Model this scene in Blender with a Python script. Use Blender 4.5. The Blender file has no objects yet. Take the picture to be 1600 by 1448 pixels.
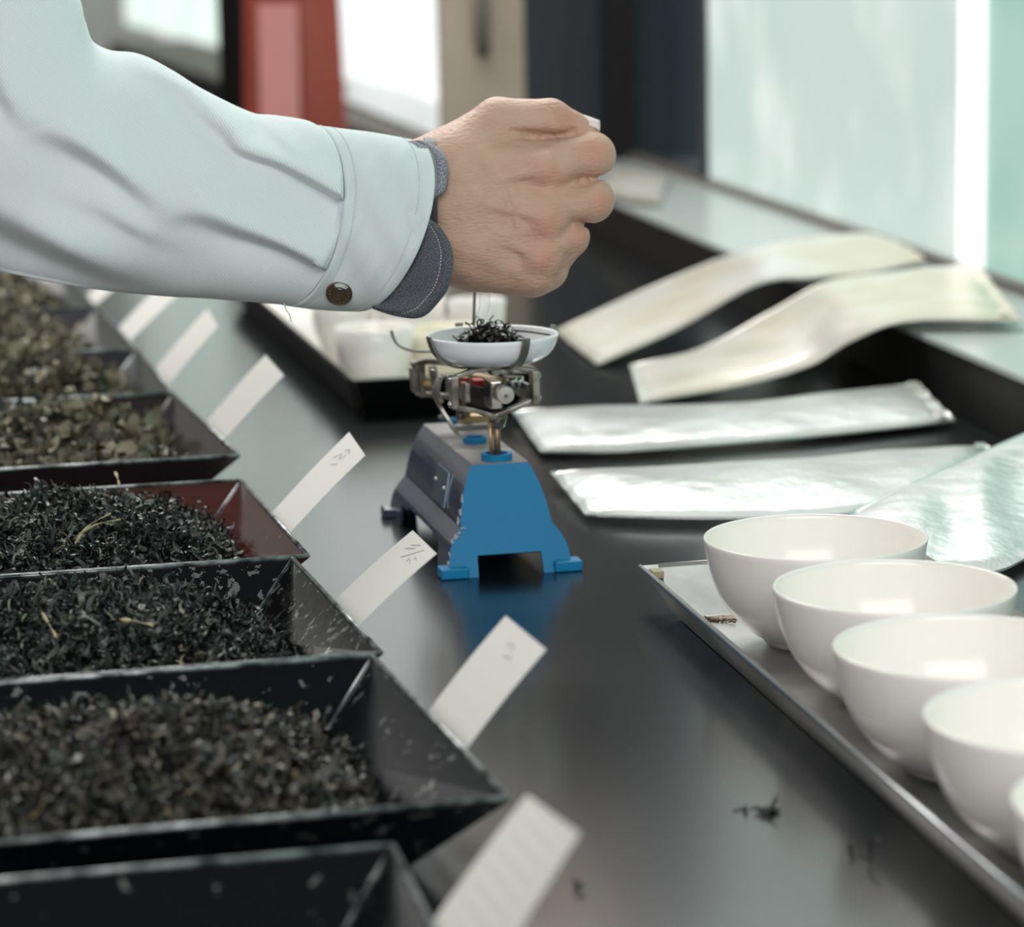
import bpy, math, random
import numpy as np
from mathutils import Matrix, Vector
random.seed(7); RNG = np.random.default_rng(7)
C = bpy.context.scene.collection
SC = bpy.context.scene

# ------------------------------------------------------------------ camera
F = 4400.0
PITCH = math.atan(814 / F); YAW = math.atan(1000 / (F / math.cos(PITCH))); ROLL = .02
CAMH = .352
fw = np.array([math.sin(YAW) * math.cos(PITCH), math.cos(YAW) * math.cos(PITCH), -math.sin(PITCH)])
_r = np.array([math.cos(YAW), -math.sin(YAW), 0.0]); _u = np.cross(_r, fw)
RT = math.cos(ROLL) * _r - math.sin(ROLL) * _u
UP = math.sin(ROLL) * _r + math.cos(ROLL) * _u
EYE = np.array([0, 0, CAMH])
cd = bpy.data.cameras.new('camera'); cam = bpy.data.objects.new('camera', cd); C.objects.link(cam)
cd.sensor_width = 36; cd.lens = F / 1600 * 36; cd.clip_start = .05; cd.clip_end = 60
M = Matrix(((RT[0], UP[0], -fw[0], 0), (RT[1], UP[1], -fw[1], 0), (RT[2], UP[2], -fw[2], CAMH), (0, 0, 0, 1)))
cam.matrix_world = M
cd.dof.use_dof = True; cd.dof.focus_distance = 1.47; cd.dof.aperture_fstop = 8.0
SC.camera = cam
SC.view_settings.view_transform = 'Standard'; SC.view_settings.look = 'None'
SC.view_settings.gamma = 1; SC.view_settings.exposure = 0.0; SC.view_settings.use_curve_mapping = False

# world: plain soft daylight in the room around
w = bpy.data.worlds.new('world'); SC.world = w; w.use_nodes = True
bg = w.node_tree.nodes['Background']; bg.inputs[0].default_value = (1, .99, .97, 1); bg.inputs[1].default_value = .66

def area(name, loc, size, energy, color, target):
    l = bpy.data.lights.new(name, 'AREA'); l.shape = 'RECTANGLE'; l.size, l.size_y = size
    l.energy = energy; l.color = color
    o = bpy.data.objects.new(name, l); C.objects.link(o); o.location = loc
    o.rotation_euler = (Vector(target) - Vector(loc)).to_track_quat('-Z', 'Y').to_euler()
    return o
area('ceiling_light', (0.5, 2.9, 1.9), (1.8, 1.8), 84, (1, .985, .96), (0.3, 1.4, 0))
area('rear_fill_light', (0.0, -1.3, 2.15), (3.6, 2.0), 118, (.99, 1, 1), (0.3, 1.4, .1))  # unseen fill added behind the camera to brighten the surfaces facing it

def ray(x, y): return fw + RT * (x - 800) / F - UP * (y - 724) / F
def P(x, y, z): d = ray(x, y); return EYE + d * (z - CAMH) / d[2]
def PY(x, y, Y): d = ray(x, y); return EYE + d * Y / d[1]
def PX(x, y, X): d = ray(x, y); return EYE + d * X / d[0]
def DP(x, y, dep):
    x = np.asarray(x, float); y = np.asarray(y, float); dep = np.asarray(dep, float)
    d = fw + RT * ((x - 800) / F)[..., None] - UP * ((y - 724) / F)[..., None]
    return EYE + d * dep[..., None]

# --------------------------------------------------------------- materials
def srgb(r, g, b):
    f = lambda c: (c / 255 / 12.92) if c / 255 <= .04045 else ((c / 255 + .055) / 1.055) ** 2.4
    return (f(r), f(g), f(b), 1)

def mat(name, col, rough=.5, metal=0, spec=.5, emit=None, estr=1, bump=None, var=None, coat=0, trans=0, ior=1.5,
        sheen=0, sss=0, wear=None):
    """bump=(scale, strength, dist)  var=(col2, scale, lo, hi)  wear=(col, scale, lo, hi, metal)"""
    m = bpy.data.materials.new(name); m.use_nodes = True; nt = m.node_tree; N = nt.nodes; L = nt.links
    b = N['Principled BSDF']
    b.inputs['Base Color'].default_value = col; b.inputs['Roughness'].default_value = rough
    b.inputs['Metallic'].default_value = metal; b.inputs['Specular IOR Level'].default_value = spec
    b.inputs['Coat Weight'].default_value = coat; b.inputs['Coat Roughness'].default_value = .08
    b.inputs['Transmission Weight'].default_value = trans; b.inputs['IOR'].default_value = ior
    b.inputs['Sheen Weight'].default_value = sheen
    if sss:
        b.inputs['Subsurface Weight'].default_value = sss; b.inputs['Subsurface Scale'].default_value = .004
        b.inputs['Subsurface Radius'].default_value = (1, .35, .2)
    if emit:
        b.inputs['Emission Color'].default_value = emit; b.inputs['Emission Strength'].default_value = estr
    tc = N.new('ShaderNodeTexCoord')
    def noise(scale, detail=4, rough_=.55):
        n = N.new('ShaderNodeTexNoise'); n.inputs['Scale'].default_value = scale
        n.inputs['Detail'].default_value = detail; n.inputs['Roughness'].default_value = rough_
        L.new(tc.outputs['Object'], n.inputs['Vector']); return n
    def ramp(src, lo, hi):
        r = N.new('ShaderNodeMapRange'); r.inputs['From Min'].default_value = lo; r.inputs['From Max'].default_value = hi
        L.new(src, r.inputs['Value']); return r.outputs[0]
    cur = None
    if var:
        n = noise(var[1]); mx = N.new('ShaderNodeMix'); mx.data_type = 'RGBA'
        mx.inputs[6].default_value = col; mx.inputs[7].default_value = var[0]
        L.new(ramp(n.outputs[0], var[2], var[3]), mx.inputs[0]); cur = mx.outputs[2]
        L.new(cur, b.inputs['Base Color'])
    if wear:
        n = noise(wear[1], 5, .6); f_ = ramp(n.outputs[0], wear[2], wear[3])
        mx = N.new('ShaderNodeMix'); mx.data_type = 'RGBA'; mx.inputs[6].default_value = col; mx.inputs[7].default_value = wear[0]
        if cur: L.new(cur, mx.inputs[6])
        L.new(f_, mx.inputs[0]); L.new(mx.outputs[2], b.inputs['Base Color'])
        mm = N.new('ShaderNodeMath'); mm.operation = 'MULTIPLY'; mm.inputs[1].default_value = wear[4]
        L.new(f_, mm.inputs[0]); L.new(mm.outputs[0], b.inputs['Metallic'])
    if bump:
        n = noise(bump[0], 6); bp = N.new('ShaderNodeBump'); bp.inputs['Strength'].default_value = bump[1]
        bp.inputs['Distance'].default_value = bump[2]
        L.new(n.outputs[0], bp.inputs['Height']); L.new(bp.outputs[0], b.inputs['Normal'])
    return m

def fabric(name, col, scale, ang, strength=.35, col2=None, dist=.0003, speck=0):
    m = mat(name, col, rough=.85, spec=.25, sheen=.15); nt = m.node_tree; N = nt.nodes; L = nt.links; b = N['Principled BSDF']
    uv = N.new('ShaderNodeUVMap'); mp = N.new('ShaderNodeMapping'); mp.inputs['Rotation'].default_value = (0, 0, ang)
    wv = N.new('ShaderNodeTexWave'); wv.inputs['Scale'].default_value = scale; wv.inputs['Distortion'].default_value = .6
    wv.inputs['Detail'].default_value = 2; wv.inputs['Detail Scale'].default_value = 1.5
    L.new(uv.outputs[0], mp.inputs[0]); L.new(mp.outputs[0], wv.inputs['Vector'])
    bp = N.new('ShaderNodeBump'); bp.inputs['Strength'].default_value = strength; bp.inputs['Distance'].default_value = dist
    L.new(wv.outputs['Fac'], bp.inputs['Height']); L.new(bp.outputs[0], b.inputs['Normal'])
    mx = N.new('ShaderNodeMix'); mx.data_type = 'RGBA'; mx.inputs[6].default_value = col
    mx.inputs[7].default_value = col2 or tuple(c * .8 for c in col[:3]) + (1,)
    L.new(wv.outputs['Fac'], mx.inputs[0]); L.new(mx.outputs[2], b.inputs['Base Color'])
    if speck:
        n = N.new('ShaderNodeTexNoise'); n.inputs['Scale'].default_value = speck; n.inputs['Detail'].default_value = 3; L.new(uv.outputs[0], n.inputs['Vector'])
        r = N.new('ShaderNodeMapRange'); r.inputs['From Min'].default_value = .38; r.inputs['From Max'].default_value = .62; r.inputs['To Min'].default_value = .45; r.inputs['To Max'].default_value = 1.5
        L.new(n.outputs[0], r.inputs[0]); v = N.new('ShaderNodeVectorMath'); v.operation = 'SCALE'; L.new(mx.outputs[2], v.inputs[0]); L.new(r.outputs[0], v.inputs['Scale'])
        L.new(v.outputs[0], b.inputs['Base Color'])
        L.new(n.outputs[0], bp.inputs['Height'])
    return m

def leafmat(name, stops, rough=.45):
    m = mat(name, (.02, .02, .02, 1), rough=rough, spec=.5); nt = m.node_tree; N = nt.nodes; L = nt.links; b = N['Principled BSDF']
    at = N.new('ShaderNodeAttribute'); at.attribute_name = 'rnd'
    cr = N.new('ShaderNodeValToRGB'); e = cr.color_ramp.elements
    e[0].position, e[0].color = stops[0]; e[1].position, e[1].color = stops[-1]
    for p, c in stops[1:-1]:
        q = e.new(p); q.color = c
    L.new(at.outputs['Fac'], cr.inputs[0]); L.new(cr.outputs[0], b.inputs['Base Color'])
    return m

M_table = mat('table_laminate', srgb(13, 15, 17), rough=.19, spec=.5, ior=2.4, bump=(900, .04, .0002))
M_black = mat('black_panel', srgb(9, 9, 10), rough=.6, spec=.2)
M_ledge = mat('ledge_paint', srgb(176, 184, 182), rough=.25, spec=.5)
M_sill = mat('sill_trim', srgb(110, 104, 98), rough=.4)
M_dark = mat('dark_frame', srgb(38, 44, 50), rough=.45)
M_dkpane = mat('dark_pane', srgb(48, 60, 68), rough=.15)
M_blackframe = mat('black_frame', srgb(13, 12, 12), rough=.5)
M_tan = mat('tan_wood', srgb(184, 170, 152), rough=.6, var=(srgb(172, 158, 140), 6, .3, .7))
M_brown = mat('brown_board', srgb(128, 118, 102), rough=.6, var=(srgb(104, 96, 84), 5, .35, .65))
def pane(name, c1, c2, s, k):
    m = bpy.data.materials.new(name); m.use_nodes = True; nt = m.node_tree; N = nt.nodes; L = nt.links
    b = N['Principled BSDF']; b.inputs['Roughness'].default_value = .3
    tc = N.new('ShaderNodeTexCoord'); n = N.new('ShaderNodeTexNoise'); n.inputs['Scale'].default_value = s; n.inputs['Detail'].default_value = 1
    L.new(tc.outputs['Object'], n.inputs['Vector'])
    r = N.new('ShaderNodeMapRange'); r.inputs['From Min'].default_value = .48; r.inputs['From Max'].default_value = .75; L.new(n.outputs[0], r.inputs[0])
    mx = N.new('ShaderNodeMix'); mx.data_type = 'RGBA'; mx.inputs[6].default_value = c1; mx.inputs[7].default_value = c2
    L.new(r.outputs[0], mx.inputs[0]); L.new(mx.outputs[2], b.inputs['Emission Color']); b.inputs['Emission Strength'].default_value = k
    b.inputs['Base Color'].default_value = (.02, .02, .02, 1); b.inputs['Specular IOR Level'].default_value = .2
    return m
M_pane = pane('frosted_pane', srgb(204, 222, 216), srgb(232, 243, 239), 7, .92)
M_pane2 = pane('green_pane', srgb(176, 220, 206), srgb(200, 232, 222), 6, .78)
M_mullion = mat('mullion_glow', (.5, .5, .5, 1), emit=srgb(240, 244, 243), estr=.95)  # white mullion between the panes, its lit look given by emission
M_farpane = pane('far_pane', srgb(232, 236, 236), srgb(246, 248, 248), 2.5, 1.35)
M_farpane2 = pane('far_pane_green', srgb(206, 222, 215), srgb(226, 236, 232), 1.5, 1.3)

M_foil = mat('foil', srgb(228, 230, 230), rough=.3, metal=.75, bump=(34, .55, .005), var=(srgb(206, 206, 200), 9, .4, .65))
M_foilw = mat('foil_warm', srgb(234, 232, 223), rough=.3, metal=.45, bump=(26, .45, .005), var=(srgb(220, 213, 190), 9, .4, .6))
M_porc = mat("porcelain", srgb(243, 238, 232), rough=.16, spec=.5)
M_dish = mat('dish_white', srgb(238, 239, 243), rough=.25)
M_steel = mat("tray_steel", srgb(190, 188, 184), rough=.34, metal=.6, bump=(60, .06, .001), var=(srgb(140, 140, 140), 10, .4, .6))
M_steeldk = mat('tray_steel_edge', srgb(150, 152, 154), rough=.28, metal=.9)
M_white = mat('paper', srgb(222, 220, 214), rough=.75, spec=.2)
M_ink = mat('ink', srgb(140, 140, 138), rough=.8)
M_blue = mat('blue_paint', srgb(4, 116, 164), rough=.5, spec=.3, wear=(srgb(170, 175, 180), 190, .735, .76, .3), bump=(40, .05, .002))
M_bluedk = mat('blue_grey_gloss', srgb(58, 62, 82), rough=.22, coat=.5, bump=(45, .12, .003))  # darker, greyer tone for the side panels and rear feet
M_greytop = mat('grey_top', srgb(138, 134, 132), rough=.55, var=(srgb(112, 108, 108), 60, .4, .6))
M_metal = mat('old_steel', srgb(165, 162, 154), rough=.35, metal=.9, var=(srgb(110, 106, 98), 120, .4, .62), bump=(300, .15, .0005))
M_chrome = mat('worn_chrome', srgb(205, 205, 200), rough=.18, metal=1)
M_brass = mat('brass', srgb(176, 150, 110), rough=.4, metal=.8)
M_copper = mat('brown_rod', srgb(140, 112, 92), rough=.4, metal=.7)
M_red = mat('red_paint', srgb(190, 50, 55), rough=.5)
M_glass = mat('clear_plastic', (.95, .97, .97, 1), rough=.05, trans=1, ior=1.45)
M_bagred = mat('red_bag', srgb(160, 76, 58), rough=.7, spec=.2)
M_bagred2 = mat('dark_red', srgb(110, 28, 24), rough=.5)
M_button = mat('bronze', srgb(112, 98, 82), rough=.5, metal=.9)
M_thread = mat('thread', srgb(205, 214, 210), rough=.9)
M_sleeve = fabric('mint_twill', srgb(220, 228, 229), 26, .6, .30, srgb(206, 216, 216))
M_cuff = fabric('mint_twill_cuff', srgb(212, 221, 221), 26, .9, .18, srgb(204, 214, 213))
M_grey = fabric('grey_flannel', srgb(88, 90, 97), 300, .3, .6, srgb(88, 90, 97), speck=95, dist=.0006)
M_strap = mat('black_strap', srgb(8, 8, 9), rough=.5)

def skinmat():
    m = mat('skin', srgb(198, 158, 138), rough=.48, spec=.35, sss=.12)
    nt = m.node_tree; N = nt.nodes; L = nt.links; b = N['Principled BSDF']
    tc = N.new('ShaderNodeTexCoord')
    at = N.new('ShaderNodeAttribute'); at.attribute_name = 'red'
    n = N.new('ShaderNodeTexNoise'); n.inputs['Scale'].default_value = 90; n.inputs['Detail'].default_value = 5
    L.new(tc.outputs['Object'], n.inputs['Vector'])
    mx = N.new('ShaderNodeMix'); mx.data_type = 'RGBA'; mx.inputs[6].default_value = srgb(206, 172, 152); mx.inputs[7].default_value = srgb(184, 146, 124)
    L.new(n.outputs[0], mx.inputs[0])
    m2 = N.new('ShaderNodeMix'); m2.data_type = 'RGBA'; m2.inputs[7].default_value = srgb(200, 128, 112)
    L.new(mx.outputs[2], m2.inputs[6]); L.new(at.outputs['Fac'], m2.inputs[0]); L.new(m2.outputs[2], b.inputs['Base Color'])
    # fine skin creases running across the back of the hand
    mp = N.new('ShaderNodeMapping'); mp.inputs['Rotation'].default_value = (0, .75, 0); mp.inputs['Scale'].default_value = (1, 1, 3.2)
    L.new(tc.outputs['Object'], mp.inputs[0])
    n2 = N.new('ShaderNodeTexNoise'); n2.inputs['Scale'].default_value = 260; n2.inputs['Detail'].default_value = 4; n2.inputs['Distortion'].default_value = .3
    L.new(mp.outputs[0], n2.inputs['Vector'])
    bp = N.new('ShaderNodeBump'); bp.inputs['Strength'].default_value = .8; bp.inputs['Distance'].default_value = .0010
    L.new(n2.outputs[0], bp.inputs['Height']); L.new(bp.outputs[0], b.inputs['Normal'])
    return m
M_skin = skinmat()
M_nail = mat('nail', srgb(232, 214, 208), rough=.25)

# ----------------------------------------------------------------- helpers
LOC = {}
def props(o, label=None, cat=None, group=None, kind=None):
    if label: o['label'] = label
    if cat: o['category'] = cat
    if group: o['group'] = group
    if kind: o['kind'] = kind
    return o
def wloc(p): return np.array(LOC.get(p.name, (0, 0, 0))) if p else np.zeros(3)
def thing(name, label, cat, loc=(0, 0, 0), group=None):
    o = bpy.data.objects.new(name, None); C.objects.link(o); o.location = loc; o.empty_display_size = .02
    LOC[o.name] = tuple(loc)
    return props(o, label, cat, group)
def link(name, V, Fc, m, parent=None, smooth=False, uv=None, origin=None, **kw):
    """V in world coordinates"""
    V = np.asarray(V, float)
    base = wloc(parent)
    off = np.array(origin, float) if origin is not None else (base if parent else V.mean(0) * 0)
    if parent is None and origin is None:
        off = np.array([(V[:, 0].min() + V[:, 0].max()) / 2, (V[:, 1].min() + V[:, 1].max()) / 2, V[:, 2].min()])
    me = bpy.data.meshes.new(name); me.from_pydata((V - off).tolist(), [], [tuple(int(i) for i in f) for f in Fc])
    me.materials.append(m)
    if smooth: me.polygons.foreach_set('use_smooth', [True] * len(me.polygons))
    if uv is not None:
        l = me.uv_layers.new(name='UVMap'); li = np.empty(len(me.loops), int); me.loops.foreach_get('vertex_index', li)
        l.data.foreach_set('uv', np.asarray(uv)[li].ravel())
    me.update()
    o = bpy.data.objects.new(name, me); C.objects.link(o)
    o.location = off - base if parent else off
    LOC[o.name] = tuple(off)
    if parent: o.parent = parent
    return props(o, **kw)
class MB:
    def __init__(s): s.V = []; s.F = []
    def add(s, V, Fc):
        n = len(s.V); s.V += [tuple(v) for v in V]; s.F += [tuple(i + n for i in f) for f in Fc]; return s
    def box(s, a, b):
        x0, y0, z0 = a; x1, y1, z1 = b
        return s.add([(x0, y0, z0), (x1, y0, z0), (x1, y1, z0), (x0, y1, z0), (x0, y0, z1), (x1, y0, z1), (x1, y1, z1), (x0, y1, z1)],
                     [(3, 2, 1, 0), (4, 5, 6, 7), (0, 1, 5, 4), (1, 2, 6, 5), (2, 3, 7, 6), (3, 0, 4, 7)])
    def tube(s, pts, r, n=10, flat=1.0, up=None):
        pts = [np.array(p, float) for p in pts]; k = len(pts)
        rs = r if hasattr(r, '__len__') else [r] * k
        V = []; prev = None
        for i, p in enumerate(pts):
            t = pts[min(i + 1, k - 1)] - pts[max(i - 1, 0)]; t /= np.linalg.norm(t) + 1e-12
            a = np.array(up, float) if up is not None else (prev if prev is not None else (np.array([0, 0, 1.]) if abs(t[2]) < .9 else np.array([1., 0, 0])))
            a = a - t * (a @ t)
            if np.linalg.norm(a) < 1e-6: a = np.cross(t, [1, 0, 0])
            a /= np.linalg.norm(a); b = np.cross(t, a); prev = a
            for j in range(n):
                q = 2 * math.pi * j / n
                V.append(p + rs[i] * (math.cos(q) * a + flat * math.sin(q) * b))
        Fc = [(i * n + j, i * n + (j + 1) % n, (i + 1) * n + (j + 1) % n, (i + 1) * n + j) for i in range(k - 1) for j in range(n)]
        Fc += [tuple(range(n))[::-1], tuple((k - 1) * n + j for j in range(n))]
        return s.add(V, Fc)
    def lathe(s, prof, c=(0, 0, 0), n=48, axis=2, sx=1, sy=1):
        V = []; k = len(prof)
        for r, z in prof:
            for j in range(n):
                q = 2 * math.pi * j / n; v = [sx * r * math.cos(q), sy * r * math.sin(q), z]
                if axis == 1: v = [v[0], z, v[1]]
                if axis == 0: v = [z, v[0], v[1]]
                V.append(np.array(v) + c)
        Fc = [(i * n + j, i * n + (j + 1) % n, (i + 1) * n + (j + 1) % n, (i + 1) * n + j) for i in range(k - 1) for j in range(n)]
        if prof[0][0] > 1e-6: Fc.append(tuple(range(n))[::-1])
        if prof[-1][0] > 1e-6: Fc.append(tuple((k - 1) * n + j for j in range(n)))
        return s.add(V, Fc)
    def strap(s, pts, wdir, wd, th, n=1):
        """flat bar along pts, wide along wdir"""
        pts = [np.array(p, float) for p in pts]; k = len(pts); V = []; wdir = np.array(wdir, float); wdir /= np.linalg.norm(wdir)
        for i, p in enumerate(pts):
            t = pts[min(i + 1, k - 1)] - pts[max(i - 1, 0)]; t /= np.linalg.norm(t)
            nn = np.cross(t, wdir); nn /= np.linalg.norm(nn)
            for a, b in ((-1, -1), (1, -1), (1, 1), (-1, 1)): V.append(p + wdir * wd / 2 * a + nn * th / 2 * b)
        Fc = [(i * 4 + j, i * 4 + (j + 1) % 4, i * 4 + 4 + (j + 1) % 4, i * 4 + 4 + j) for i in range(k - 1) for j in range(4)]
        Fc += [(3, 2, 1, 0), tuple((k - 1) * 4 + j for j in range(4))]
        return s.add(V, Fc)
    def out(s, name, m, parent=None, smooth=False, bevel=0, **kw):
        o = link(name, s.V, s.F, m, parent, smooth, **kw)
        if smooth:
            o.data.polygons.foreach_set('use_smooth', [len(p.vertices) <= 4 for p in o.data.polygons])
        if bevel:
            b = o.modifiers.new('bevel', 'BEVEL'); b.width = bevel; b.segments = 2; b.limit_method = 'ANGLE'
        return o
def grid(nu, nv, close=False):
    return [(i * nv + j, i * nv + (j + 1) % nv, (i + 1) * nv + (j + 1) % nv, (i + 1) * nv + j)
            for i in range(nu - 1) for j in range(nv if close else nv - 1)]
def interp(xs, pts):
    pts = np.array(pts, float); t = np.linspace(0, 1, len(pts))
    return np.stack([np.interp(xs, t, pts[:, k]) for k in range(pts.shape[1])], -1)
def smoothline(pts, n):
    """Catmull-Rom through pts"""
    p = np.array(pts, float); p = np.vstack([2 * p[0] - p[1], p, 2 * p[-1] - p[-2]]); out = []
    for t in np.linspace(0, len(pts) - 1 - 1e-9, n):
        i = int(t); f = t - i; a, b, c, d = p[i:i + 4]
        out.append(.5 * ((2 * b) + (c - a) * f + (2 * a - 5 * b + 4 * c - d) * f * f + (3 * b - a - 3 * c + d) * f ** 3))
    return np.array(out)

# ----------------------------------------------------------------- setting
def struct(name, mb, m, **kw):
    return mb.out(name, m, kind='structure', **kw)
struct('floor', MB().box((-3, -2, -.80), (1.5, 14, -.75)), mat('floor_grey', srgb(120, 116, 110), rough=.5))
_o = [(-.75, .3), (.80, .3), (.86, 2.2), (.97, 4.0), (.97, 9.5), (-.75, 9.5)]
wt = MB().add([(x, y, z) for z in (-.035, 0) for x, y in _o], [(5, 4, 3, 2, 1, 0), (6, 7, 8, 9, 10, 11)] + [(k, (k + 1) % 6, (k + 1) % 6 + 6, k + 6) for k in range(6)]).out('worktable', M_table, bevel=.002, label='long black laminate worktable that carries the trays and the scale', cat='table')
mb = MB()
for y in (.5, 3.4, 6.4, 9.2):
    for x in (-.65, .66): mb.box((x - .03, y - .03, -.75), (x + .03, y + .03, -.035))
for i in range(8): 
    y = (.5, 3.4, 6.4, 9.2)[i // 2]; x = (-.65, .66)[i % 2]
    MB().box((x - .03, y - .03, -.75), (x + .03, y + .03, -.035)).out('leg', M_black, wt)

WA = .057; WO = np.array([.95, 2.236, 0]); Wn = np.array([math.cos(WA), -math.sin(WA), 0]); Wt = np.array([math.sin(WA), math.cos(WA), 0])
def wbox(u0, v0, z0, u1, v1, z1):
    """box in wall coordinates: u out of the room, v along the wall"""
    m_ = MB().box((u0, v0, z0), (u1, v1, z1)); m_.V = [tuple(WO + Wn * a + Wt * b + np.array([0, 0, c])) for a, b, c in m_.V]; return m_
def wv(px, py=200):   # where the sight line through a pixel meets the wall
    d = ray(px, py); t = ((WO - EYE) @ Wn) / (d @ Wn); return float((EYE + d * t - WO) @ Wt)
VE = 1.62
struct('trim_1', wbox(-.158, -2.2, .0005, -.14, VE, .045), M_black)               # dark front under the window ledge
struct('trim_2', wbox(-.160, -2.2, .045, .02, VE, .050), M_ledge, bevel=.001)
struct('trim_3', MB().box((.79, 3.95, .045), (1.07, 9.6, .052)), M_brown, bevel=.001)
struct('trim_9', MB().box((.79, 3.95, .0005), (.81, 9.6, .045)), M_black)
struct('trim_4', wbox(-.012, -2.2, .050, .02, VE, .059), M_sill)
struct('wall_right', wbox(.03, -2.6, -.75, .08, VE, .05), M_dark)
struct('ceiling', MB().box((-3, -3, 2.3), (1.3, 12.1, 2.35)), mat('ceiling_grey', srgb(84, 84, 84), rough=.8))
struct('wall_far', MB().box((-3, 12, -.75), (1.2, 12.1, 2.4)), mat('far_wall', srgb(200, 200, 196), rough=.8))
a1, a2, a3, a4 = wv(1104), wv(1502), wv(1542), wv(1012)
struct('window_1', wbox(0, a2, .059, .01, a1, 2.3), M_pane)
struct('window_2', wbox(0, -2.2, .059, .01, a3, 2.3), M_pane2)
struct('window_3', MB().box((1.05, 4.0, .052), (1.06, 6.9, 2.3)), M_farpane)
struct('window_5', MB().box((1.05, 6.9, .052), (1.06, 11.9, 2.3)), M_farpane2)
struct('trim_5', wbox(-.004, a3, .059, .012, a2, 2.3), M_mullion)
struct('window_4', wbox(0, a1, .059, .01, VE, 2.3), M_dkpane)
struct('trim_8', wbox(-.008, a1 - .012, .059, .012, a1 + .012, 2.3), M_dark)
PYY = 3.80
xa, xb, xc, xd = [PY(px, 200, PYY)[0] for px in (692, 824, 941, 1010)]
struct('trim_6', MB().box((xc, PYY + .02, .050), (xd + .01, 3.93, 2.3)), M_blackframe, bevel=.003)
struct('trim_7', MB().box((xb, PYY, .050), (xc, 3.93, 2.3)), M_dark, bevel=.003)
tb = thing('tan_panel', 'upright tan wooden panel with a metal pull behind the fist', 'panel', (xa, PYY, .0))
MB().box((xa, PYY, .0), (xb - .001, PYY + .03, 2.2)).out('board', M_tan, tb, bevel=.003)
hp = [PY(755, 82, PYY - .003), PY(753, 60, PYY - .02), PY(752, 20, PYY - .022), PY(751, -60, PYY - .022), PY(752, -70, PYY - .003)]
MB().tube(hp, .010, 8).out('pull_handle', mat('pull_grey', srgb(112, 106, 98), rough=.5), tb, smooth=True)

# ------------------------------------------- background bags and boxes
def boxbag(name, pxs, Y, z0, z1, m, label, cat, deps, lean=0):
    t = thing(name, label, cat, tuple(np.array([PY(pxs[1], 100, Y)[0], Y, z0])))
    A = [PY(px, 100, Y + d) for px, d in zip(pxs, deps)]
    A.append(A[0] + A[2] - A[1])
    V = []
    N = 10
    for i in range(N + 1):
        f = i / N; s = 1 - lean * f
        cx = sum(A) / 4
        for k, a in enumerate(A):
            nb = A[(k + 1) % 4]
            for g in (0, .5):
                q = a * (1 - g) + nb * g; q = cx + (q - cx) * (s * (1 - .10 * f * (g > 0)))
                V.append((q[0], q[1], z0 + (z1 - z0) * f + .004 * math.sin(7 * f + k)))
    Fc = grid(N + 1, 8, True) + [tuple(range(8))[::-1], tuple(N * 8 + j for j in range(8))]
    link('bag_body', V, Fc, m, t)
    # folded top seam
    top = [np.array(V[N * 8 + j]) for j in range(8)]
    MB().strap([top[0] + [0, 0, .006], top[2] + [0, 0, .006], top[4] + [0, 0, .006]], (0, 0, 1), .014, .004).out('folded_top', m, t)
    return t
boxbag('paper_bag', (376, 474, 541), 4.25, 0, .285, M_bagred, 'tall red paper bag standing on the table behind the sleeve', 'bag', (.02, -.06, .06), .10)
rb = bpy.data.objects['paper_bag']
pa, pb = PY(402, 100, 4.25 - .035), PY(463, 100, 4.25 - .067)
MB().strap([np.array([(pa[0] + pb[0]) / 2, 4.25 - .058, .004]), np.array([(pa[0] + pb[0]) / 2 + .004, 4.25 - .052, .27])], pb - pa, np.linalg.norm(pb - pa), .003).out('front_panel', mat('pink_highlight', srgb(224, 152, 146), rough=.4), rb, label='pale pink highlight stripe painted on the bag front')  # pink strip on the bag front: its glossy highlight put in as colour
boxbag('black_box', (342, 384, 420), 4.62, 0, .28, M_black, 'black box half hidden behind the left side of the red bag', 'box', (.0, -.04, .06), .02)

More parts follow.
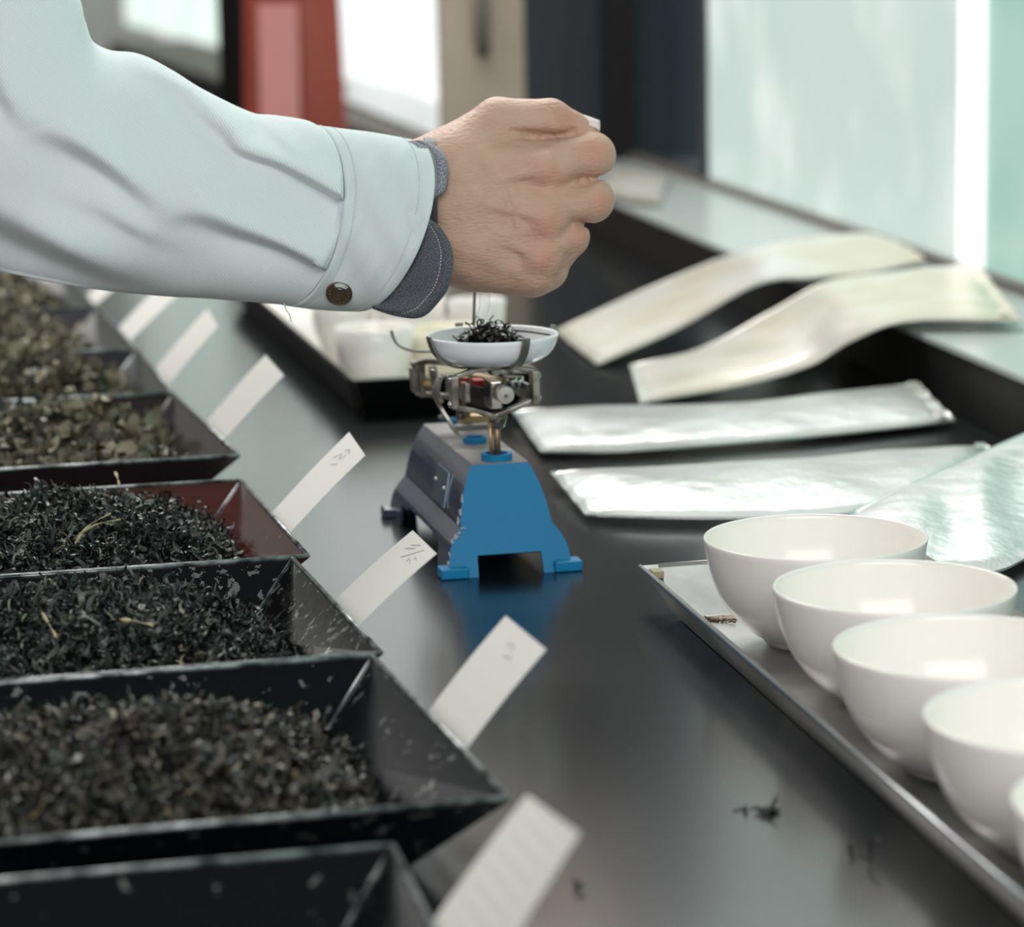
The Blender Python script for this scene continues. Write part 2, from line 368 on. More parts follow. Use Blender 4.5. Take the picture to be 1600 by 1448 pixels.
def sheetbag(name, top, bot, m, label, cat, thick=.006, nu=40, nv=14, wr=.002, seed=0, group=None, edges=True):
    """top/bot: lists of (px,py,z) along the bag, left to right. A pouch with two faces, sealed edges."""
    rg = np.random.default_rng(seed)
    T = np.array([P(*p) for p in top]); B = np.array([P(*p) for p in bot])
    T = smoothline(T, nu); B = smoothline(B, nu)
    ph = rg.uniform(0, 6.28, 12); kx = rg.uniform(3, 14, 12); ky = rg.uniform(-5, 5, 12); am = rg.uniform(.3, 1, 12)
    Vt = []; Vb = []
    for i in range(nu):
        u = i / (nu - 1)
        for j in range(nv):
            v = j / (nv - 1); p = T[i] * (1 - v) + B[i] * v
            fat = thick * (math.sin(math.pi * min(1, max(0, v))) ** .6) * min(1, 9 * u, 9 * (1 - u)) ** .5 if 0 < v < 1 else 0
            wv = sum(a * math.sin(k * u * 2 + q * v + s) for a, k, q, s in zip(am, kx, ky, ph)) / 6 * wr * (.35 + .65 * math.sin(math.pi * v))
            # crimped ends
            cr = .0008 * math.sin(v * 60) * max(0, 1 - 14 * min(u, 1 - u)) if 0 < v < 1 else 0
            Vt.append((p[0], p[1], p[2] + fat + wv + cr)); Vb.append((p[0], p[1], max(p[2] + wv * .3 - fat * .15 - .0012, .0004)))
    n = nu * nv; g = grid(nu, nv)
    Fc = [f[::-1] for f in g] + [tuple(i + n for i in f) for f in g]
    bd = [i * nv for i in range(nu)] + [(nu - 1) * nv + j for j in range(1, nv)] + [i * nv + nv - 1 for i in range(nu - 2, -1, -1)] + [j for j in range(nv - 2, 0, -1)]
    for k in range(len(bd)):
        a, b = bd[k], bd[(k + 1) % len(bd)]; Fc.append((a, b, b + n, a + n))
    t = thing(name, label, cat, tuple(np.array([T.mean(0)[0], T.mean(0)[1], min(v[2] for v in Vb)])), group)
    o = link('pouch', Vt + Vb, Fc, m, t, True)
    if edges:   # heat sealed strip across one end
        e = [T[-2] * (1 - v) + B[-2] * v + np.array([0, 0, .0022]) for v in np.linspace(.03, .97, 8)]
        MB().strap(e, T[-1] - T[-3], .008, .0012).out('sealed_end', m, t)
    return t
GB = 'foil tea pouches between the scale and the window'
sheetbag('foil_pouch', [(868, 516, .004), (1000, 455, .028), (1140, 398, .060), (1240, 375, .064), (1345, 364, .066), (1400, 378, .064)],
         [(934, 568, .004), (1060, 512, .026), (1180, 445, .058), (1270, 432, .060), (1360, 425, .058), (1446, 405, .058)], M_foilw,
         'cream foil pouch farthest from the bowls, sloping from table up to ledge', 'pouch', seed=1, group=GB, wr=.003)
sheetbag('foil_pouch', [(984, 570, .006), (1090, 545, .016), (1200, 488, .040), (1290, 440, .060), (1400, 424, .066), (1530, 411, .072)],
         [(1000, 628, .004), (1150, 602, .008), (1260, 572, .022), (1330, 532, .045), (1420, 500, .060), (1597, 500, .060)], M_foilw,
         'silver foil pouch with raised right end lying over the window ledge', 'pouch', seed=2, group=GB, wr=.003)
sheetbag('foil_pouch', [(800, 641, .008), (950, 633, .012), (1150, 631, .012), (1300, 612, .014), (1437, 599, .018)],
         [(845, 704, .006), (980, 703, .006), (1200, 686, .006), (1320, 675, .006), (1493, 656, .006)], M_foil,
         'silver foil pouch lying flat with its left end behind the scale posts', 'pouch', seed=3, group=GB, wr=.0022)
sheetbag('foil_pouch', [(860, 736, .010), (1000, 729, .014), (1250, 716, .014), (1400, 701, .014), (1545, 696, .010)],
         [(915, 803, .006), (1100, 808, .006), (1330, 801, .006), (1440, 780, .006), (1560, 740, .006)], M_foil,
         'silver foil pouch lying flat, its left end beside the blue scale base', 'pouch', seed=4, group=GB, wr=.0022)
sheetbag('foil_pouch', [(1325, 800, .016), (1440, 748, .022), (1540, 702, .026), (1640, 660, .03), (1740, 620, .03)],
         [(1400, 905, .004), (1480, 892, .004), (1560, 890, .006), (1640, 850, .006), (1740, 800, .006)], M_foil,
         'large silver foil pouch directly behind the farthest white bowls', 'pouch', seed=5, group=GB, wr=.003)
sheetbag('foil_pouch', [(955, 262, .056), (1000, 268, .058), (1045, 278, .056)], [(940, 300, .056), (985, 312, .056), (1030, 318, .056)], M_foilw,
         'pale pouch lying on the window ledge right of the fist', 'pouch', seed=6, nu=14, nv=8)
sheetbag('white_packet', [(546, 112, .060), (620, 140, .060), (700, 168, .060)], [(538, 155, .056), (610, 185, .056), (695, 218, .056)], M_foil,
         'white packet lying on the far ledge between red bag and tan panel', 'packet', seed=7, nu=20, nv=8)
sheetbag('red_reflection_sheet', [(560, 178, .03), (610, 196, .03), (680, 220, .03)], [(555, 215, .004), (610, 235, .004), (690, 250, .004)], M_bagred2,
         'dark red sheet standing in for the reflected red bag, below the white packets', 'packet', seed=9, nu=12, nv=6)  # sheet added for the red bag mirrored in table and ledge front

# ------------------------------------------------------------ tea trays
def paint(name, inner, wearlevel, rough=.13, ior=1.7):
    return mat(name, inner, rough=rough, spec=.5, ior=ior, wear=(srgb(190, 192, 190), 150, wearlevel, wearlevel + .02, .8), bump=(25, .10, .002))
M_t = [paint('tray_black_a', srgb(12, 14, 16), .66, .2, 1.45), paint('tray_black_b', srgb(12, 15, 18), .64, .2, 1.45),
       paint('tray_black_c', srgb(12, 11, 14), .60), paint('tray_redbrown', srgb(74, 40, 36), .68),
       paint('tray_brown', srgb(50, 40, 42), .70), paint('tray_dark', srgb(44, 42, 46), .72)]
M_rim = mat('tray_rim', srgb(158, 162, 162), rough=.35, metal=.7, var=(srgb(52, 56, 58), 70, .35, .6))
DK = srgb(7, 8, 8)
LF_dark = leafmat('tea_dark', [(0, srgb(5, 5, 5)), (.3, srgb(19, 21, 20)), (.6, srgb(62, 66, 64)), (.85, srgb(118, 121, 114)), (1, srgb(166, 158, 118))], .36)
LF_mid = leafmat('tea_mid', [(0, srgb(6, 6, 6)), (.35, srgb(34, 34, 31)), (.65, srgb(74, 70, 62)), (.88, srgb(132, 124, 108)), (1, srgb(170, 152, 106))], .4)
LF_olive = leafmat('tea_olive', [(0, srgb(8, 8, 5)), (.2, srgb(70, 68, 55)), (.5, srgb(122, 115, 96)), (.8, srgb(172, 163, 140)), (1, srgb(206, 198, 168))], .5)

def build_leaves(n, pos, L, Wd, rg, flatness=.5, curl=1.0, rnd=None, seg=6):
    """n curled strips at pos (n,3); returns verts, faces(quads) , rnd"""
    L = rg.uniform(*L, n); Wd = rg.uniform(*Wd, n)
    th = rg.uniform(0, 2 * np.pi, n); ph = rg.normal(0, flatness, n)
    t = np.stack([np.cos(th) * np.cos(ph), np.sin(th) * np.cos(ph), np.sin(ph)], -1)
    k = rg.normal(0, 1, (n, 3)) * curl
    s = rg.normal(0, 1, (n, 3)); s -= (s * t).sum(-1, keepdims=True) * t; s /= np.linalg.norm(s, axis=-1, keepdims=True)
    tw = rg.normal(0, 1.0, n)
    p = pos - t * (L / 2)[:, None]
    V = np.empty((n, seg + 1, 2, 3))
    for i in range(seg + 1):
        f = i / seg; wd = Wd * (np.sin(np.pi * (.12 + .8 * f)) ** .7)
        V[:, i, 0] = p + s * (wd / 2)[:, None]; V[:, i, 1] = p - s * (wd / 2)[:, None]
        t = t + np.cross(k, t) * (1.0 / seg) + rg.normal(0, .16, (n, 3)); t /= np.linalg.norm(t, axis=-1, keepdims=True)
        p = p + t * (L / seg)[:, None]
        s = s + np.cross(t, s) * (tw / seg)[:, None]; s -= (s * t).sum(-1, keepdims=True) * t
        s /= np.linalg.norm(s, axis=-1, keepdims=True)
    idx = np.arange(n)[:, None, None] * (seg + 1) * 2 + (np.arange(seg) * 2)[None, :, None] + np.array([0, 1, 3, 2])[None, None]
    r = rg.beta(1.25, 2.1, n) if rnd is None else rnd
    return V.reshape(-1, 3), idx.reshape(-1, 4), np.repeat(r, (seg + 1) * 2)

def leafobj(name, V, Fc, R, m, parent=None, **kw):
    off = wloc(parent) if parent else np.array([V[:, 0].mean(), V[:, 1].mean(), V[:, 2].min()])
    me = bpy.data.meshes.new(name); nF = len(Fc)
    me.vertices.add(len(V)); me.vertices.foreach_set('co', (V - off).ravel())
    me.loops.add(nF * 4); me.loops.foreach_set('vertex_index', Fc.ravel().astype(np.int32))
    me.polygons.add(nF); me.polygons.foreach_set('loop_start', np.arange(nF, dtype=np.int32) * 4)
    me.polygons.foreach_set('use_smooth', np.ones(nF, bool))
    a = me.attributes.new('rnd', 'FLOAT', 'POINT'); a.data.foreach_set('value', R.astype(np.float32))
    me.update(calc_edges=True); me.validate(); me.materials.append(m)
    o = bpy.data.objects.new(name, me); C.objects.link(o)
    o.location = (0, 0, 0) if parent else off
    if parent: o.parent = parent
    LOC[o.name] = tuple(off)
    return props(o, **kw)

RH = .035
def tea_tray(y0, y1, x1a, x1b, m, label, heap):
    """y0 near rim, y1 far rim, x1a / x1b right rim end at near / far"""
    x0 = x1b - .245; ins = .033; t = thing('tea_tray', label, 'tray', ((x0 + x1a) / 2, (y0 + y1) / 2, 0), 'row of flared tea trays')
    R = np.array([(x0, y0, RH), (x1a, y0, RH), (x1b, y1, RH), (x0, y1, RH)], float)
    Bt = np.array([(x0 + ins, y0 + ins, .0015), (x1a - ins, y0 + ins, .0015), (x1b - ins, y1 - ins, .0015), (x0 + ins, y1 - ins, .0015)])
    def plate(a, b, c, d, name, mm, th=.0012):
        a, b, c, d = map(np.array, (a, b, c, d)); n = np.cross(b - a, d - a); n /= np.linalg.norm(n)
        V = [a, b, c, d, a + n * th, b + n * th, c + n * th, d + n * th]
        return link(name, V, [(3, 2, 1, 0), (4, 5, 6, 7), (0, 1, 5, 4), (1, 2, 6, 5), (2, 3, 7, 6), (3, 0, 4, 7)], mm, t)
    plate(*Bt, 'tray_floor', m)
    for k in range(4):
        j = (k + 1) % 4
        plate(R[k], Bt[k], Bt[j], R[j], 'tray_wall', m) if False else plate(Bt[k], R[k], R[j], Bt[j], 'tray_wall', m, -.0012)
    mbs = MB()
    mbs.tube([R[0], R[1]], .0013, 6); mbs.tube([R[1], R[2]], .0013, 6); mbs.tube([R[2], R[3]], .0013, 6); mbs.tube([R[3], R[0]], .0013, 6)
    for a, b in zip(Bt, R): mbs.tube([a + (0, 0, .001), b], .0009, 5)
    mbs.out('rolled_rim', M_rim, t, smooth=True)
    # tea heap
    if not heap: return t
    lm, n, Lr, Wr, hc, hx, right, seed, lab = heap
    rg = np.random.default_rng(seed)
    ph = rg.uniform(0, 6.28, 8)
    yc = (y0 + y1) / 2; hy = (y1 - y0) / 2 - .006
    xr = min(x1a, x1b) - right; xl = x0 + .02
    def hgt(x, y):
        e = np.clip((xr - x) / .05, 0, 1); fy = np.clip((hy - np.abs(y - yc)) / .05, 0, 1)
        b = .006 + (hc - .006) * (e ** .75) * (fy ** .6)
        b = b + (.0035 * np.sin(x * 60 + ph[0]) * np.sin(y * 55 + ph[1]) + .002 * np.sin(x * 130 + ph[2] + y * 90)) * e * fy
        b = b + hx * np.exp(-((x - (x0 + .13)) / .06) ** 2 - ((y - yc) / .05) ** 2)
        # never through the flared walls
        lim = .0035 + np.minimum.reduce([(y - y0), (y1 - y), (min(x1a, x1b) - x), (x - x0)]) * 0
        return np.maximum(b, .003)
    def clampin(p):
        """keep inside the flared walls"""
        z = np.maximum(p[:, 2], .003); a = ins * (1 - np.clip(z / RH, 0, 1)) + .004
        p[:, 0] = np.clip(p[:, 0], x0 + a, np.minimum(x1a, x1b) - a); p[:, 1] = np.clip(p[:, 1], y0 + a, y1 - a); p[:, 2] = z
        return p
    x = rg.uniform(xl, xr, n); y = rg.uniform(yc - hy, yc + hy, n)
    z = hgt(x, y) + rg.uniform(-.004, .0015, n)
    pos = np.stack([x, y, z], -1)
    n1 = int(n * .94)
    V, Fc, R_ = build_leaves(n1, pos[:n1], Lr, Wr, rg, .30, 2.3)
    p2 = pos[n1:].copy(); p2[:, 2] += .0015
    V2, F2, R2 = build_leaves(n - n1, p2, (Lr[0] * 1.1, Lr[1] * 1.25), (Wr[1] * 1.0, Wr[1] * 1.7), rg, .3, 1.2)
    Fc = np.vstack([Fc, F2 + len(V)]); V = np.vstack([V, V2]); R_ = np.concatenate([R_, R2])
    # base mound below the leaves, in one dark tone
    V = clampin(V)
    gx = np.linspace(xl, xr, 50); gy = np.linspace(yc - hy, yc + hy, 40); GX, GY = np.meshgrid(gx, gy, indexing='ij')
    G = clampin(np.stack([GX.ravel(), GY.ravel(), (hgt(GX, GY) - .0035).ravel()], -1)); g = np.array(grid(50, 40))[:, ::-1] + len(V)
    V = np.vstack([V, G]); Fc = np.vstack([Fc, g]); R_ = np.concatenate([R_, np.full(len(G), .05)])
    leafobj('tea_leaf_heap', V, Fc, R_, lm, None, label=lab, cat='tea leaves', kind='stuff')
    return t
K = dict
H = [  # near .. far
 (.720, .953, .159, .1662, M_t[0], 'nearest black tray at the bottom edge, cut off by the frame', (LF_mid, 2500, (.006, .013), (.0012, .0025), .018, .004, .06, 10, 'dried tea leaves in the nearest, cut off tray')),
 (.9967, 1.2248, .2189, .2070, M_t[1], 'black tray of blurred curly tea with a wide empty right corner', (LF_mid, 12000, (.007, .014), (.0011, .0027), .028, .014, .024, 11, 'curly dark brown tea heap in the second nearest tray')),
 (1.2290, 1.4424, .2118, .2025, M_t[2], 'chipped black tray with silver scratches beside the plain second label', (LF_dark, 15000, (.007, .014), (.0008, .0020), .032, .014, .014, 12, 'sharply focused black green tea heap in the chipped tray')),
 (1.4450, 1.6718, .2114, .2050, M_t[3], 'tray with red brown inner side left of the blue scale', (LF_dark, 13000, (.008, .015), (.0009, .0022), .034, .013, .008, 13, 'dark tea heap with yellow stems in the red brown tray')),
 (1.7548, 2.0235, .2145, .2016, M_t[4], 'brown black tray of coarse olive tea just past the gap in the row', (LF_olive, 5000, (.009, .018), (.003, .0085), .036, .008, .006, 14, 'coarse olive tea heap just past the gap in the row')),
 (2.0300, 2.2668, .2009, .1985, M_t[5], 'second dark tray past the gap in the row, olive tea', (LF_olive, 4500, (.009, .018), (.003, .0085), .036, .012, .012, 15, 'olive tea heap in the second tray past the gap')),
 (2.2700, 2.5500, .1975, .1885, M_t[5], 'third dark tray past the gap, its corner just below the sleeve', (LF_olive, 4500, (.009, .018), (.003, .0085), .036, .014, .015, 16, 'olive tea heap in the third tray past the gap')),
 (2.5540, 2.8791, .1875, .1820, M_t[5], 'farthest blurred tray, largely hidden under the sleeve', (LF_olive, 4500, (.009, .018), (.003, .0085), .038, .014, .012, 17, 'pale olive tea heap farthest away under the sleeve')),
]
for h in H: tea_tray(*h)

# loose yellow stems lying on the heaps
def stem(pts, z, r, m, label):
    q = [P(px, py, z) for px, py in pts]; q = smoothline(np.array(q), 8)
    MB().tube(q, [r * (.7 + .5 * math.sin(i)) for i in range(8)], 6).out('tea_twig', m, None, smooth=True, label=label, cat='tea twig')
M_stem = mat('stem_yellow', srgb(140, 134, 88), rough=.55); M_stem2 = mat('stem_pale', srgb(176, 166, 128), rough=.55)
stem([(118, 848), (140, 820), (172, 803)], .048, .0009, M_stem, 'bent yellow green tea twig on dark tea of the red brown tray')
stem([(124, 834), (155, 818), (188, 812)], .049, .0008, M_stem, 'yellow green tea twig crossing beside the bent one')
stem([(187, 968), (212, 971), (238, 976)], .044, .0010, M_stem2, 'short straw coloured stem in the middle of the sharp black tea')
stem([(64, 955), (75, 973), (87, 993)], .044, .0009, M_stem2, 'straw coloured stem near the left edge on the sharp black tea')
stem([(180, 738), (183, 745), (186, 756)], .050, .0009, M_stem2, 'stem standing up at the far edge of the red brown tray')

# ------------------------------------------------------------ paper labels
def label_strip(name, base_far, base_near, top_far, top_near, lab, marks=None, zr=.034):
    """strip lies against the outside of the flared right wall and sticks out beyond the rim"""
    a = P(*base_far, zr); b = P(*base_near, zr)
    c = PY(*top_near, b[1]); d = PY(*top_far, a[1])
    n = 10; V = []
    for i in range(n + 1):
        f = i / n * 1.22 - .22
        for p, q in ((a, d), (b, c)):
            v = p + (q - p) * f; v = v + np.array([.0012, 0, -.0012]) + np.array([0, 0, .0009 * math.sin(f * 3)])
            V.append(v)
    V = np.array(V); th = np.array([.0003, 0, -.0003]); n2 = len(V)
    V2 = np.vstack([V, V + th]); g = grid(n + 1, 2)
    Fc = [f[::-1] for f in g] + [tuple(i + n2 for i in f) for f in g] + [(2 * i, 2 * i + 2, 2 * i + 2 + n2, 2 * i + n2) for i in range(n)] + \
         [(2 * i + 3, 2 * i + 1, 2 * i + 1 + n2, 2 * i + 3 + n2) for i in range(n)] + [(0, 1, 1 + n2, n2), (2 * n + 1, 2 * n, 2 * n + n2, 2 * n + 1 + n2)]
    t = thing(name, lab, 'label', tuple((a + b) / 2))
    link('paper_strip', V2, Fc, M_white, t)
    if marks:
        nn = np.cross(d - a, b - a); nn /= np.linalg.norm(nn)
        if nn @ (EYE - a) < 0: nn = -nn
        m_ = MB()
        for line in marks:
            pts = [a + (d - a) * u + (b - a) * v + np.array([.0012, 0, -.0012]) + np.array([0, 0, .0009 * math.sin(u * 3)]) + nn * .0004 for u, v in line]
            m_.tube(pts, .00015, 4)
        m_.out('handwriting', M_ink, t)
    return t
one = [[(.80, .30), (.86, .50)], [(.86, .34), (.92, .52)], [(.70, .42), (.90, .70)], [(.70, .62), (.74, .60), (.73, .68), (.70, .74)], [(.76, .72), (.79, .70), (.77, .80)]]
sq = [[(.72, .3), (.80, .42), (.74, .5), (.82, .56)], [(.84, .44), (.88, .52), (.84, .6)], [(.66, .4), (.70, .56)]]
label_strip('paper_label', (668, 1438), (750, 1540), (818, 1236), (899, 1296), 'blank-looking paper label lowest in the photo, beside the nearest tray')
label_strip('paper_label', (672, 1097), (727, 1160), (786, 958), (848, 1010), 'paper label with a faint round stain, right of the blurred second tray', [[(.80, .45), (.83, .42), (.86, .47), (.84, .54), (.80, .55)], [(.72, .5), (.76, .6), (.74, .66)]])
label_strip('paper_label', (523, 930), (563, 966), (641, 825), (678, 861), 'sharp white label with slanting pen strokes touching the scale foot', one)
label_strip('paper_label', (424, 795), (452, 826), (542, 672), (567, 708), 'white label with small pen marks left of the scale', sq)
label_strip('paper_label', (320, 655), (350, 682), (412, 552), (441, 584), 'blurred blank label beside the first olive tea tray')
label_strip('paper_label', (243, 570), (266, 593), (321, 480), (338, 508), 'blurred blank label beside the second tray past the gap')
label_strip('paper_label', (187, 505), (206, 525), (262, 430), (284, 452), 'blurred blank label with its top hidden under the sleeve')
label_strip('paper_label', (140, 452), (152, 470), (180, 420), (196, 436), 'small bit of white label peeking under the sleeve')

# ------------------------------------------------------------ loose leaves on the table
def loose(px, py, n, r, seed, lab, L=(.008, .014), Wd=(.001, .0022)):
    rg = np.random.default_rng(seed); c = P(px, py, 0)
    pos = np.stack([c[0] + rg.normal(0, r, n), c[1] + rg.normal(0, r * 1.4, n), rg.uniform(.001, .003, n)], -1)
    V, Fc, R = build_leaves(n, pos, L, Wd, rg, .25, 2.0, rnd=rg.uniform(.1, .5, n)); V[:, 2] = np.maximum(V[:, 2], .0003)
    V[:, 2] -= V[:, 2].min() - .0002
    o = leafobj('tea_leaf', V, Fc, R, LF_dark, None, label=lab, cat='tea leaf')
    s = o.modifiers.new('solid', 'SOLIDIFY'); s.thickness = .0006; s.offset = 0
loose(1200, 1272, 7, .0032, 31, 'curled dark tea leaf on the open table, largest of the fallen ones')
loose(1342, 1336, 3, .0025, 32, 'thin fallen tea leaf in the shade of the bowl tray')
loose(895, 1390, 3, .0018, 33, 'small crumpled tea leaf beside the lowest paper label', L=(.005, .008))

# ------------------------------------------------------------ bowls and their steel tray
def bowl_obj(loc, R, Hh, lab, group, scale=1):
    t = thing('porcelain_bowl', lab, 'bowl', loc, group)
    prof = [(0, .0028), (.022, .0028), (.0235, 0), (.0255, 0), (.0268, .0022), (.034, .007), (.041, .0135), (.0475, .0225), (.0520, .033), (.0547, .044), (.056, .053)]
    inner = [(.0556, .0537), (.0548, .0532), (.0535, .044), (.0507, .033), (.0460, .0230), (.0395, .0148), (.032, .0090), (.020, .0060), (0, .0052)]
    f = R / .056
    pts = smoothline(np.array(prof[4:]), 22); pts2 = smoothline(np.array(inner[1:-1]), 20)
    pr = [prof[0]] + prof[1:4] + [tuple(p) for p in pts] + [inner[0]] + [tuple(p) for p in pts2] + [inner[-1]]
    pr = [(r * f, z * Hh / .053) for r, z in pr]
    MB().lathe([p for p in pr], loc, 72).out('bowl_body', M_porc, t, smooth=True)
    return t
BZ = .0035
spots = [(.4480, 1.312, 'farthest white porcelain bowl in the steel tray'), (.4470, 1.197, 'second white bowl from the back in the steel tray'),
         (.4365, 1.0830, 'middle white bowl in the steel tray, blurred lower side'), (.4340, .9710, 'fourth white bowl in the steel tray, cut by the right frame edge'),
         (.4236, .8590, 'nearest white bowl, only its left rim in view')]
b0 = bowl_obj((spots[0][0], spots[0][1], BZ), .056, .053, spots[0][2], 'white bowls in the steel tray')
for x, y, lab in spots[1:]:
    c = b0.copy(); C.objects.link(c); c.location = (x, y, BZ); c['label'] = lab
    for ch in list(b0.children):
        k = ch.copy(); C.objects.link(k); k.parent = c

def flared(name, lab, x0, x1, y0, y1, zr, fl, m_in, m_rim, zb=.0005, th=.001, lipr=.0016, fly=None, skew=0):
    fly = fly or fl
    t = thing(name, lab, 'tray', ((x0 + x1) / 2, (y0 + y1) / 2, zb))
    Bt = [(x0 + fl, y0 + fly, zb), (x1 - fl, y0 + fly, zb), (x1 - fl, y1 - fly, zb), (x0 + fl, y1 - fly, zb)]
    Rr = [(x0, y0, zr), (x1, y0, zr), (x1, y1, zr), (x0, y1, zr)]
    sk = lambda p: np.array([p[0] - skew * (y1 - p[1]), p[1], p[2]])
    Bt = [sk(p) for p in Bt]; Rr = [sk(p) for p in Rr]
    fb = MB().box((x0 + fl, y0 + fly, zb), (x1 - fl, y1 - fly, zb + th)); fb.V = [sk(p) for p in fb.V]; fb.out('tray_floor', m_in, t)
    for k in range(4):
        j = (k + 1) % 4; a, b, c, d = Bt[k], Rr[k], Rr[j], Bt[j]
        n = np.cross(b - a, d - a); n /= np.linalg.norm(n)
        if n[2] < 0: n = -n
        V = [a, b, c, d] + [p + n * th for p in (a, b, c, d)]
        link('side_flange', V, [(3, 2, 1, 0), (4, 5, 6, 7), (0, 1, 5, 4), (1, 2, 6, 5), (2, 3, 7, 6), (3, 0, 4, 7)], m_in, t)
    return t, Rr, Bt
st, Rr, Bt = flared('steel_tray', 'long brushed steel tray holding the row of white bowls', .3885, .545, .62, 1.428, .0205, .011, M_steel, M_steeldk, fly=.040, skew=.0235)
MB().tube([Rr[0] + [0, 0, 0], Rr[3] + [0, 0, 0]], .0015, 10).tube([Rr[0] + [.0026, 0, -.0012], Rr[3] + [.0026, -.004, -.0012]], .0010, 8).out('rolled_edge', M_steeldk, st, smooth=True)
MB().tube([Rr[3] + [.010, -.001, 0], Rr[2]], .0016, 8).out('rolled_edge', M_steel, st, smooth=True)
MB().box(Rr[3] + np.array([.004, -.012, -.004]), Rr[3] + np.array([.010, -.003, -.0005])).out('corner_filler', mat('filler', srgb(176, 160, 130), rough=.7), st, label='pale filler in the open corner seam')
cA = P(1098, 956, .0055); cB = P(1146, 962, .0055)
mb = MB()
for i in range(26):
    u = i / 25; p = cA * (1 - u) + cB * u + np.array([0, random.uniform(-.003, .003), 0]); p[2] = .0020 + .0006
    mb.lathe([(0, -.0005), (.0009, 0), (.0006, .0007), (0, .0009)], p, 6)
p0 = np.array([cA[0], cA[1] - .006, .0016]); mb.box(p0, p0 + np.array([.02, .009, .0007]))
mb.out('rust_crust', mat('rust', srgb(150, 128, 98), rough=.5, metal=.3, var=(srgb(90, 70, 48), 400, .4, .6)), st, label='gritty brown rust patch on the crease')

# black tray with tea cups behind the scale
bt, Rb, Bb = flared('cup_tray', 'black edged tray of white cups behind the scale', .343, .484, 2.075, 2.80, .030, .010, mat('tray_inner_pale', srgb(196, 194, 186), rough=.3, metal=.3), M_black, fly=.03)
for k in range(4):
    a, b = Rb[k], Rb[(k + 1) % 4]; c, d = Bb[k], Bb[(k + 1) % 4]
    o_ = np.array([-.002 if k == 3 else (.002 if k == 1 else 0), -.002 if k == 0 else (.002 if k == 2 else 0), -.0002])
    V = [a + o_, b + o_, d + o_, c + o_, a + o_ * 1.6, b + o_ * 1.6, d + o_ * 1.6, c + o_ * 1.6]
    link('black_side', V, [(3, 2, 1, 0), (4, 5, 6, 7), (0, 1, 5, 4), (1, 2, 6, 5), (2, 3, 7, 6), (3, 0, 4, 7)], M_black, bt)
M_cream = mat('cream_glaze', srgb(236, 228, 206), rough=.2)
def cup(px, py, wpx, z, lab, m=M_porc, Y=None):
    c = P(px, py, z); dep = (c - EYE) @ fw; R = wpx / 2 * dep / F
    t = thing('tea_cup', lab, 'cup', (c[0], c[1], .0018), 'white cups in the black tray')
    h = z - .0018
    pr = [(0, .0025), (R * .5, .0025), (R * .52, 0), (R * .58, 0), (R * .58, .003), (R * .72, h * .28), (R * .93, h * .6), (R, h), (R * .97, h + .0006), (R * .94, h * .97), (R * .87, h * .6), (R * .62, h * .3), (R * .4, .006), (0, .005)]
    MB().lathe(pr, (c[0], c[1], .0018), 40).out('cup_body', m, t, smooth=True)
    return t
cup(585, 511, 126, .058, 'white cup nearest the tray corner, below the jacket cuff')
cup(702, 514, 152, .050, 'cream-sided cup directly behind the hooked wire', M_cream)
cup(640, 464, 112, .058, 'white cup in the back row below the grey cuff')
cup(745, 468, 90, .058, 'white cup farthest right behind the pile of tea')
cup(535, 470, 100, .055, 'white cup half hidden behind the jacket cuff')

# ------------------------------------------------------------ balance scale
SX = .338
def yf(z): return 1.519 + (1.545 - 1.519) * z / .06
def yb(z): return 1.709 - (1.709 - 1.688) * z / .06
ZL = [(0, .0357), (.009, .0352), (.015, .0340), (.019, .0322), (.023, .0295), (.0265, .0268), (.029, .0262), (.034, .0256), (.038, .0248), (.044, .0232), (.049, .0216), (.054, .0196), (.0575, .0178), (.0595, .0165)]
ZTOP = .0595
def hx(z): return float(np.interp(z, [a for a, _ in ZL], [b for _, b in ZL]))
sc = thing('balance_scale', 'small blue two pan balance scale with a leaf-filled dish on top', 'scale', (SX, 1.615, 0))
zz = np.concatenate([[0, .004, .008, .0115], np.linspace(.0135, ZTOP, 22)])
def panel(name, m, side):
    """front / back: grid t in [-1,1]; left/right: grid along y"""
    th = .0022; V = []; Fc = []
    if side in ('front', 'back'):
        ts = np.array([-1, -.9, -.8, -.7, -.62, -.56, -.53, -.52, 0, .52, .53, .56, .62, .7, .8, .9, 1])
        for z in zz:
            for t in ts:
                tx = t
                V.append((SX + hx(z) * tx, (yf(z) if side == 'front' else yb(z)), z))
        nt_ = len(ts)
        for i in range(len(zz) - 1):
            for j in range(nt_ - 1):
                tm = (ts[j] + ts[j + 1]) / 2
                top = .0115 - .004 * max(0, (abs(tm) - .50) / .05)
                if abs(tm) < .53 and zz[i + 1] <= .0116: continue
                a = i * nt_ + j; q = (a, a + 1, a + 1 + nt_, a + nt_); Fc.append(q if side == 'front' else q[::-1])
    else:
        sg = -1 if side == 'left' else 1
        us = np.concatenate([[0, .06, .12, .16, .18], np.linspace(.2, .8, 22), [.82, .84, .88, .94, 1]]); nt_ = len(us)
        arch = lambda u: 0 if u < .18 or u > .82 else .0135 + .004 * (abs(u - .5) < .22) * 1
        for i, z in enumerate(zz):
            for u in us:
                y = yf(z) + (yb(z) - yf(z)) * u; V.append((SX + sg * hx(z), y, z))
        for i in range(len(zz) - 1):
            for j in range(nt_ - 1):
                um = (us[j] + us[j + 1]) / 2
                if zz[i + 1] <= arch(um) + .0002: continue
                a = i * nt_ + j; q = (a, a + 1, a + 1 + nt_, a + nt_); Fc.append(q if sg > 0 else q[::-1])
    o = link(name, V, Fc, m, sc, False)
    s = o.modifiers.new('solid', 'SOLIDIFY'); s.thickness = th; s.offset = -1
    return o
